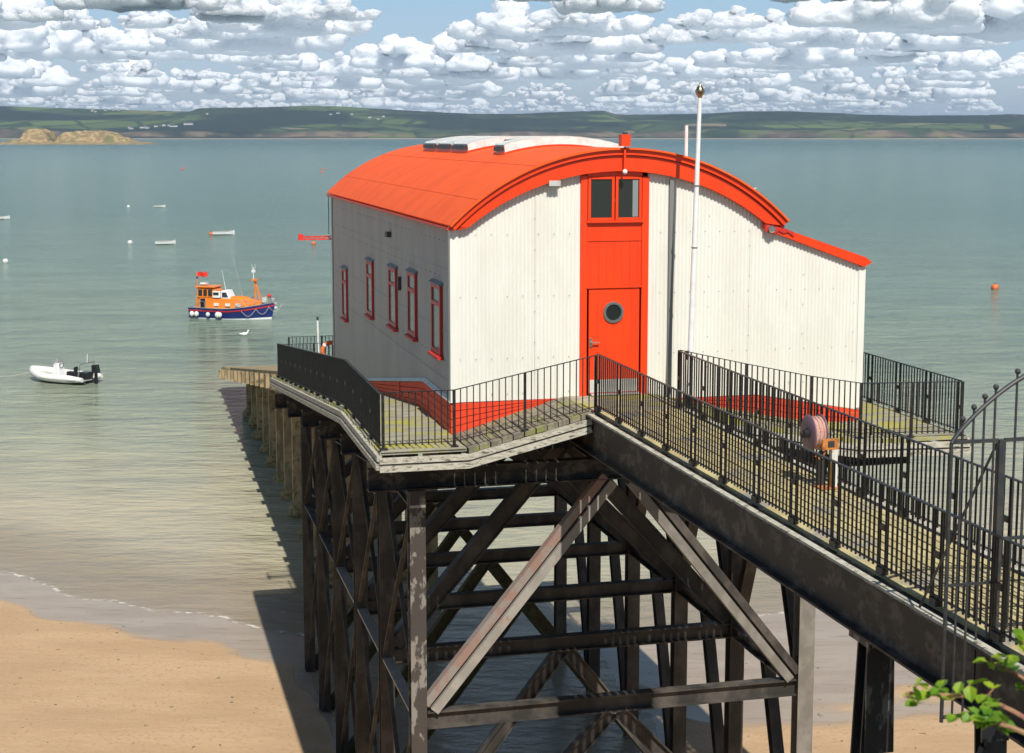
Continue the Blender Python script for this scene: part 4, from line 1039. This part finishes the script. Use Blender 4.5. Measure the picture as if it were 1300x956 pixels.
# rigid inflatable
q0, q1 = at_z(41, 481), at_z(117, 487)
hdg = math.atan2(q0.y - q1.y, q0.x - q1.x); RL = (q1 - q0).length; mid = (q0 + q1) / 2
rib = empty('inflatable_boat', (mid.x, mid.y, 0), hdg, 'white rigid inflatable with centre console and black outboard moored off the beach', 'boat')
hw = 1.0; cp_ = []
for i in range(41):
    t = i / 40; s = -1 if t < .5 else 1; k = 1 - abs(t - .5) * 2       # 0 stern .. 1 bow
    x = -RL / 2 + RL * (k ** .9) * .985; y = s * hw * (1 - max(0, (k - .55) / .45) ** 2.1)
    cp_.append((x, y, .36 + .42 * max(0, k - .45) ** 1.5 * 1.8))
MB().tube(cp_, [.15 + .1 * min(1, (1 - abs(i / 20 - 1)) * 6) if (1 - abs(i / 20 - 1)) < .16 else .26 for i in range(41)], 14).build('inflatable_tube', RUBBER, rib, True)
MB().tube([(p[0], p[1] * 1.245 if abs(p[1]) > .3 else p[1], p[2] - .03) for p in cp_[1:-1]], .03, 6).build('rubbing_strake', GREYD, rib, True)
hb = MB(); loft(hb, [[(x, -w, .3 + z), (x, 0, -.25 + z * 1.2), (x, w, .3 + z)] for x, w, z in ((-RL / 2 + .1, .85, 0), (0, .85, 0), (RL * .25, .7, .08), (RL * .42, .35, .3), (RL * .47, .05, .42))]); hb.build('hull', WHITE, rib, True)
MB().box(-RL / 2 + .1, RL * .25, -.8, .8, .22, .27).build('cockpit_floor', GREYD, rib)
MB().hexa([(-.1, -.35, .27), (.65, -.35, .27), (.65, .35, .27), (-.1, .35, .27), (.05, -.3, 1.25), (.42, -.28, 1.2), (.42, .28, 1.2), (.05, .3, 1.25)]).build('console', WHITE, rib, bevel=.05)
MB().hexa([(.12, -.26, 1.25), (.45, -.26, 1.2), (.45, .26, 1.2), (.12, .26, 1.25), (.10, -.22, 1.55), (.22, -.22, 1.5), (.22, .22, 1.5), (.10, .22, 1.55)]).build('windscreen', GREYD, rib)
MB().tube([(-.02, .2 * math.cos(t * .5236), 1.1 + .2 * math.sin(t * .5236)) for t in range(13)], .02, 6, False).build('steering_wheel', BLACK, rib)
MB().box(-1.25, -.55, -.2, .2, .27, .72).box(-1.25, -1.15, -.2, .2, .721, 1.05).build('jockey_seat', BLACK, rib, bevel=.04)
MB().tube([(-2.0, -.75, .5), (-2.15, -.7, 1.35), (-2.15, .7, 1.35), (-2.0, .75, .5)], .04, 6).build('a_frame', CHROME, rib)
MB().tube([(-2.15, 0, 1.35), (-2.2, 0, 1.95)], .02, 5).build('aerial', WHITE, rib)
MB().box(-2.35, -1.6, -.35, .35, .28, .75).build('stern_locker', BLACK, rib, bevel=.05)
MB().hexa([(-3.1, -.2, .75), (-2.65, -.2, .75), (-2.65, .2, .75), (-3.1, .2, .75), (-3.0, -.16, 1.3), (-2.6, -.16, 1.25), (-2.6, .16, 1.25), (-3.0, .16, 1.3)]).box(-2.95, -2.75, -.07, .07, -.4, .749).box(-3.2, -2.7, -.12, .12, -.15, -.11).build('outboard_motor', BLACK, rib, bevel=.04)
mr = MB(); bow = Vector((RL / 2, 0, .5)); pts_ = []
for i in range(9):
    t = i / 8; pts_.append(bow.lerp(Vector((RL / 2 + 3.6, .5, -.05)), t) + Vector((0, 0, -.12 * math.sin(math.pi * t))))
mr.tube(pts_, .02, 5).build('mooring_line', ROPE, rib)

# moored dinghies
def dinghy_proto(name):
    r = empty(name, (0, 0, 0)); Ld, Bd = 3.2, 1.35
    X = [-Ld / 2 + Ld * i / 12 for i in range(13)]
    mb = MB()
    secs = []
    for x in X:
        h_ = half(x, Ld, Bd, 2.2, .8); sh = .48 + .22 * max(0, x / Ld * 2) ** 2
        secs.append([(x, -h_, sh), (x, -h_ * .85, .1), (x, 0, -.12), (x, h_ * .85, .1), (x, h_, sh)])
    loft(mb, secs); mb.add([secs[0][0], secs[0][1], secs[0][2], secs[0][3], secs[0][4]], [(0, 1, 2, 3, 4)])
    mb.build('hull', WHITE, r, True)
    g = MB()
    for s in (-1, 1): g.tube([(x, s * half(x, Ld, Bd, 2.2, .8), .5 + .22 * max(0, x / Ld * 2) ** 2) for x in X], .035, 5)
    g.build('gunwale', GREYD, r)
    MB().box(-.15, .15, -.6, .6, .33, .38).build('thwart', GREYD, r); MB().box(-1.2, -.9, -.55, .55, .33, .38).build('thwart', GREYD, r)
    return r
dproto = dinghy_proto('dinghy'); first = True
for px, py, a, s, lab in ((284, 298, .15, 1.12, 'white moored dinghy just above the lifeboat, nearest the red buoy'), (210, 310, .2, .95, 'small white dinghy moored left of and above the lifeboat'), (203, 263, -.1, .8, 'distant small white dinghy moored highest of all, towards the hills'), (2, 278, .1, 1.0, 'white dinghy moored at the left edge of the bay')):
    o = dproto if first else copy_tree(dproto); first = False
    p = at_z(px, py); o.location = (p.x, p.y, 0); o.rotation_euler = (0, 0, a); o.scale = (s, s, s); tag(o, lab, 'dinghy', 'dinghies moored in the bay')
# buoys
def buoy(name, r, m):
    o = empty(name, (0, 0, 0))
    MB().ball((0, 0, r * .35), r, 14, 10).build('float', m, o, True)
    MB().lathe([(r * .15, r * 1.3), (r * .15, r * 1.5), (r * .3, r * 1.52), (r * .3, r * 1.6)], (0, 0, 0), 8).build('mooring_ring', DARKM, o)
    return o
bw, bo = buoy('mooring_buoy', .33, RUBBER), buoy('mooring_buoy', .33, BUOYO); fw = fo = True
for px, py, k, s, lab in ((163, 263, 0, 1.1, 'white buoy left of the most distant dinghy'), (165, 309, 0, 1.1, 'white buoy left of the small white dinghy'), (7, 333, 0, 1.1, 'white buoy alone near the left edge, above the inflatable'), (7, 278, 0, 1.2, 'white buoy touching the dinghy at the left edge'),
        (268, 298, 1, 1., 'red-orange buoy just left of the white dinghy over the lifeboat'), (232, 215, 1, 2.1, 'distant red buoy out beyond all the dinghies on the left'), (411, 215, 1, 1.8, 'farther of two tiny red buoys left of the roof'), (408, 219, 1, 1.5, 'nearer of two tiny red buoys left of the roof'), (398, 310, 1, 1.0, 'orange buoy floating under the red arm of the boathouse'), (1263, 367, 1, 1.25, 'orange buoy alone on the sea right of the boathouse')):
    if k == 0: o = bw if fw else copy_tree(bw); fw = False
    else: o = bo if fo else copy_tree(bo); fo = False
    p = at_z(px, py); o.location = (p.x, p.y, 0); o.scale = (s, s, s); tag(o, lab, 'buoy', 'mooring buoys in the bay')
# gulls
def gull(px, py, lab, s=1., rz=0.):
    p = at_z(px, py); r = empty('gull', (p.x, p.y, 0), rz, lab, 'gull')
    b = MB(); b.tube([(-.34, 0, .14), (-.22, 0, .12), (0, 0, .1), (.16, 0, .12), (.24, 0, .22), (.27, 0, .33), (.33, 0, .36), (.36, 0, .355)], [.01, .06, .12, .1, .055, .05, .045, .015], 10)
    b.build('body', GULLW, r, True); MB().tube([(.355, 0, .355), (.42, 0, .345)], [.018, .006], 6).build('beak', GOLD, r)
    r.scale = (s, s, s)
gull(310, 426, 'white gull sitting on the water below the lifeboat', 1.2)
gull(958, 240, 'tiny white gull on the far water right of the flagpole', 1.6)

# ------------------------------------------------------------------ bramble close to the viewpoint
LEAF = bpy.data.materials.new('bramble_leaf'); LEAF.use_nodes = True
_n = LEAF.node_tree.nodes; _l = LEAF.node_tree.links; _b = _n['Principled BSDF']
_oi = _n.new('ShaderNodeTexNoise'); _oi.inputs['Scale'].default_value = 9; _t = _n.new('ShaderNodeTexCoord'); _l.new(_t.outputs['Object'], _oi.inputs['Vector'])
_r = _n.new('ShaderNodeValToRGB'); _r.color_ramp.elements[0].position = .35; _r.color_ramp.elements[0].color = (.10, .24, .015, 1); _r.color_ramp.elements[1].position = .65; _r.color_ramp.elements[1].color = (.36, .48, .03, 1)
_l.new(_oi.outputs['Fac'], _r.inputs[0]); _l.new(_r.outputs[0], _b.inputs['Base Color']); _b.inputs['Roughness'].default_value = .45
_tr = _n.new('ShaderNodeBsdfTranslucent'); _l.new(_r.outputs[0], _tr.inputs[0]); _mx = _n.new('ShaderNodeMixShader'); _mx.inputs[0].default_value = .4
_l.new(_b.outputs[0], _mx.inputs[1]); _l.new(_tr.outputs[0], _mx.inputs[2]); _l.new(_mx.outputs[0], _n['Material Output'].inputs[0])
STEM = mat('bramble_stem', (.32, .19, .09), (.26, .10, .08), 20, rough=.7)
rl_ = random.Random(21)
def bramble(name, stems, label):
    b0 = stems[0][0]; root = empty(name, (b0[0], b0[1], b0[2]), 0, label, 'plant')
    off = Vector(b0)
    st = MB(); lf = MB()
    for pts_ in stems:
        P = [Vector(p) - off for p in pts_]
        fine = []
        for a, b, in zip(P, P[1:]):
            for k in range(5): fine.append(a.lerp(b, k / 5))
        fine.append(P[-1])
        # soften
        for _ in range(3): fine = [fine[0]] + [(fine[i - 1] + fine[i] * 2 + fine[i + 1]) / 4 for i in range(1, len(fine) - 1)] + [fine[-1]]
        n = len(fine)
        st.tube(fine, [.0085 * (1 - .7 * i / n) for i in range(n)], 6)
        for i in range(n // 2, n):
            for _k in range(1):
                c = fine[i] + Vector((rl_.uniform(-1, 1), rl_.uniform(-1, 1), rl_.uniform(-.6, 1))) * .028
                st.tube([fine[i], c], .0016, 4)
                for lo_ in range(3):
                    d = Vector((rl_.uniform(-1, 1), rl_.uniform(-1, 1), rl_.uniform(-.5, .4))).normalized(); L_ = rl_.uniform(.02, .046); wv = d.cross(Vector((0, 0, 1)) + Vector((rl_.uniform(-.4, .4), rl_.uniform(-.4, .4), 0))).normalized() * L_ * .36
                    up = wv.cross(d).normalized() * L_ * .12
                    m0, m1 = c + d * L_ * .3, c + d * L_ * .72
                    lf.add([c, m0 + wv + up, m0 - up * .3, m0 - wv + up, m1 + wv * .85 + up, m1 - up * .3, m1 - wv * .85 + up, c + d * L_],
                           [(0, 2, 1), (0, 3, 2), (1, 2, 5, 4), (2, 3, 6, 5), (4, 5, 7), (5, 6, 7)])
    st.build('stems', STEM, root, True); lf.build('leaves', LEAF, root, True, recalc=False)
def nv(x, y, Y): p = at_y(x, y, Y); return (p.x, p.y, p.z)
gx = (1.32, 3.3, ground_z(1.32, 3.3) - .05)
bramble('bramble', [
    [gx, nv(1345, 965, 3.45), nv(1310, 915, 3.5), nv(1250, 885, 3.5), nv(1190, 882, 3.5), nv(1150, 880, 3.5)],
    [gx, nv(1350, 910, 3.5), nv(1320, 875, 3.6), nv(1285, 852, 3.6), nv(1258, 842, 3.6)],
    [gx, nv(1340, 950, 3.3), nv(1290, 925, 3.3), nv(1255, 915, 3.3), nv(1225, 910, 3.35)],
    [gx, nv(1355, 880, 3.5), nv(1325, 845, 3.5), nv(1303, 826, 3.5)],
    ], 'sprigs of bright green bramble leaves at the lower right corner')

# ------------------------------------------------------------------ air
hz = MB().box(-16000, 16000, -1600, 45000, -9.5, 330).build('haze', None)
hm = bpy.data.materials.new('haze_air'); hm.use_nodes = True; hn = hm.node_tree; hn.nodes.remove(hn.nodes['Principled BSDF'])
pv = hn.nodes.new('ShaderNodeVolumePrincipled'); pv.inputs['Density'].default_value = 5.8e-5; pv.inputs['Color'].default_value = (.64, .80, 1, 1); pv.inputs['Anisotropy'].default_value = .2
hn.links.new(pv.outputs[0], hn.nodes['Material Output'].inputs['Volume']); hz.data.materials.append(hm); hz['kind'] = 'stuff'; hz['label'] = 'thin bluish sea haze over the bay'

# ------------------------------------------------------------------ cumulus over the land beyond the bay
import numpy as np
def ico(n):
    bm = bmesh.new(); bmesh.ops.create_icosphere(bm, subdivisions=n, radius=1)
    V = np.array([v.co[:] for v in bm.verts]); Fc = np.array([[v.index for v in f.verts] for f in bm.faces]); bm.free(); return V, Fc
ICO = ico(3)
def cloud_proto(seed, vox, n):
    q = random.Random(seed); Vs, Fs = [], []; o = 0; w = q.uniform(.85, 1.25)
    for k in range(n):
        if k < n // 3: x = (k + .5) / (n // 3) * 2 - 1; x *= .8; z = .0; rr = q.uniform(.26, .40) * (1.1 - .5 * abs(x))
        else: x = q.gauss(0, .42); z = max(0, (.6 - abs(x) * .6)) * q.uniform(.2, 1.0); rr = q.uniform(.12, .27) * (1.15 - .4 * abs(x))
        V, Fc = ICO; P = V * rr * (1, 1, .85) + (x * w, q.uniform(-.35, .35), z + .12)
        Vs.append(P); Fs.append(Fc + o); o += len(P)
    P = np.concatenate(Vs); neg = P[:, 2] < 0; P[neg, 2] *= .12
    me = bpy.data.meshes.new('tmp'); me.from_pydata(P.tolist(), [], np.concatenate(Fs).tolist()); ob = bpy.data.objects.new('tmp', me); col.objects.link(ob)
    m_ = ob.modifiers.new('r', 'REMESH'); m_.mode = 'VOXEL'; m_.voxel_size = vox
    m_ = ob.modifiers.new('s', 'SMOOTH'); m_.factor = .5; m_.iterations = 3
    dg = bpy.context.evaluated_depsgraph_get(); ev = ob.evaluated_get(dg).to_mesh()
    V = np.empty(len(ev.vertices) * 3); ev.vertices.foreach_get('co', V); V = V.reshape(-1, 3)
    Nn = np.empty(len(ev.vertices) * 3); ev.vertices.foreach_get('normal', Nn); Nn = Nn.reshape(-1, 3)
    Fc = np.array([list(p.vertices) for p in ev.polygons if len(p.vertices) == 4])
    ob.evaluated_get(dg).to_mesh_clear(); bpy.data.objects.remove(ob); bpy.data.meshes.remove(me)
    off = Vector((seed * 1.7, 3, 5)); D = np.empty(len(V))
    for i_, v in enumerate(V.tolist()):
        v = Vector(v) + off
        D[i_] = .17 * noise.noise(v * 3.2) + .085 * noise.noise(v * 7) + .04 * noise.noise(v * 15) + (.03 * noise.noise(v * 31) if vox < .03 else 0)
    D *= .35 + .65 * np.clip(V[:, 2] * 6, 0, 1)
    return V + Nn * D[:, None], Fc
PR = {'near': [cloud_proto(100 + i, .020, 17) for i in range(4)], 'mid': [cloud_proto(200 + i, .032, 15) for i in range(5)], 'far': [cloud_proto(300 + i, .05, 10) for i in range(6)]}
qc = random.Random(44); AV, AF = [], []; o_n = 0
def put_cloud(x, y, z, sx_, sz_, kind, rot):
    global o_n
    V, Fc = qc.choice(PR[kind]); c, s_ = math.cos(rot), math.sin(rot)
    P = np.empty_like(V)
    P[:, 0] = (V[:, 0] * c - V[:, 1] * s_) * sx_ + x; P[:, 1] = (V[:, 0] * s_ + V[:, 1] * c) * sx_ + y; P[:, 2] = V[:, 2] * sz_ + z
    AV.append(P); AF.append(Fc + o_n); o_n += len(P)
for (d0_, d1_, dens_, kind) in ((9.5, 17, .62, 'near'), (17, 28, .46, 'mid'), (28, 70, .14, 'far')):
    n_ = int(.5 * .78 * (d1_ ** 2 - d0_ ** 2) * dens_)
    for _ in range(n_):
        d = math.sqrt(qc.uniform(d0_ ** 2, d1_ ** 2)) * 1000; a = qc.uniform(-.39, .39)
        wd = qc.choice((280, 420, 560, 760)) * qc.uniform(.8, 1.25) * (1.25 if kind == 'far' else 1)
        put_cloud(d * math.sin(a), d * math.cos(a), 930 + qc.uniform(-50, 60), wd, wd * qc.uniform(.55, .85), kind, qc.uniform(-.5, .5) + (math.pi if qc.random() < .5 else 0))
AV = np.concatenate(AV); AF = np.concatenate(AF)
cm = bpy.data.meshes.new('clouds'); cm.vertices.add(len(AV)); cm.vertices.foreach_set('co', AV.astype('f').ravel())
cm.loops.add(AF.size); cm.loops.foreach_set('vertex_index', AF.astype('i').ravel()); cm.polygons.add(len(AF))
cm.polygons.foreach_set('loop_start', np.arange(0, AF.size, 4, dtype='i')); cm.polygons.foreach_set('use_smooth', np.ones(len(AF), dtype=bool)); cm.update(calc_edges=True)
clo = bpy.data.objects.new('clouds', cm); col.objects.link(clo)
CM = bpy.data.materials.new('cloud_white'); CM.use_nodes = True; _b = CM.node_tree.nodes['Principled BSDF']; _b.inputs['Base Color'].default_value = (.90, .94, .985, 1); _b.inputs['Subsurface Weight'].default_value = 1; _b.inputs['Subsurface Radius'].default_value = (1, 1, 1); _b.inputs['Subsurface Scale'].default_value = 260; _b.inputs['Roughness'].default_value = 1; _b.inputs['Specular IOR Level'].default_value = 0
_tr = CM.node_tree.nodes.new('ShaderNodeBsdfTranslucent'); _tr.inputs[0].default_value = (.9, .92, .95, 1); _mx = CM.node_tree.nodes.new('ShaderNodeMixShader'); _mx.inputs[0].default_value = .2
CM.node_tree.links.new(_b.outputs[0], _mx.inputs[1]); CM.node_tree.links.new(_tr.outputs[0], _mx.inputs[2]); CM.node_tree.links.new(_mx.outputs[0], CM.node_tree.nodes['Material Output'].inputs[0])
cm.materials.append(CM); clo['kind'] = 'stuff'; clo['label'] = 'rows of white cumulus clouds with grey bases above the far coast'

# ------------------------------------------------------------------ light and sky
Uv = Vector((math.cos(YAW), math.sin(YAW), 0)); Vv = Vector((-math.sin(YAW), math.cos(YAW), 0))
Ld = (Uv * -.12 + Vv * 12.4 + Vector((0, 0, -14.2))).normalized()
S = -Ld
sun = bpy.data.lights.new('sun', 'SUN'); sun.energy = 4.9; sun.angle = R(.53); sun.color = (1, .955, .88)
so = bpy.data.objects.new('sun', sun); col.objects.link(so); so.rotation_euler = Ld.to_track_quat('-Z', 'Y').to_euler(); so.location = (30, -30, 60)
w = bpy.data.worlds.new('World'); sc.world = w; w.use_nodes = True
N = w.node_tree.nodes; L = w.node_tree.links
bg = N['Background']; bg.inputs['Strength'].default_value = .06
sky = N.new('ShaderNodeTexSky'); sky.sky_type = 'NISHITA'; sky.sun_disc = False
sky.sun_elevation = math.asin(S.z); sky.sun_rotation = math.atan2(S.x, S.y); sky.air_density = 1.0; sky.dust_density = .6; sky.ozone_density = 1.5
def mth(op, a, b_=None, c_=None):
    x = N.new('ShaderNodeMath'); x.operation = op
    for i, q in enumerate((a, b_, c_)):
        if q is None: continue
        if isinstance(q, (int, float)): x.inputs[i].default_value = q
        else: L.new(q, x.inputs[i])
    return x.outputs[0]
def rng(v, a, c, d=0., e=1., it='SMOOTHSTEP'):
    r = N.new('ShaderNodeMapRange'); r.interpolation_type = it
    for k, q in (('From Min', a), ('From Max', c), ('To Min', d), ('To Max', e)): r.inputs[k].default_value = q
    L.new(v, r.inputs['Value']); return r.outputs[0]
tc = N.new('ShaderNodeTexCoord'); sx = N.new('ShaderNodeSeparateXYZ'); L.new(tc.outputs['Generated'], sx.inputs[0])
el = mth('MAXIMUM', mth('ARCSINE', sx.outputs['Z']), 0.)
az = mth('ARCTAN2', sx.outputs['X'], sx.outputs['Y'])
def mixc(f, A, B):
    x = N.new('ShaderNodeMix'); x.data_type = 'RGBA'
    if isinstance(f, float): x.inputs[0].default_value = f
    else: L.new(f, x.inputs[0])
    for i, q in ((6, A), (7, B)):
        if isinstance(q, tuple): x.inputs[i].default_value = q
        else: L.new(q, x.inputs[i])
    return x.outputs[2]
G = 13.5
low = mixc(rng(el, 0., .12), (.72 * G, .86 * G, .98 * G, 1), (.42 * G, .72 * G, 1.0 * G, 1))
base = mixc(rng(el, .15, .5, .85, 0.), sky.outputs[0], low)
L.new(base, bg.inputs['Color'])

# ------------------------------------------------------------------ camera
cam = bpy.data.cameras.new('camera'); co = bpy.data.objects.new('camera', cam); col.objects.link(co); sc.camera = co
co.location = (0, 0, H); co.rotation_euler = (math.pi / 2 - PITCH, 0, 0)
cam.sensor_width = 36; cam.lens = F / 1300 * 36; cam.shift_y = -44.5 / 1300; cam.clip_end = 120000; cam.clip_start = .1
cam.dof.use_dof = True; cam.dof.focus_distance = 33; cam.dof.aperture_fstop = 9
sc.view_settings.view_transform = 'Standard'; sc.view_settings.look = 'None'; sc.view_settings.gamma = 1; sc.view_settings.exposure = .16
try: sc.view_settings.use_curve_mapping = False
except Exception: pass
sc.cycles.volume_bounces = 0; sc.cycles.volume_max_steps = 64
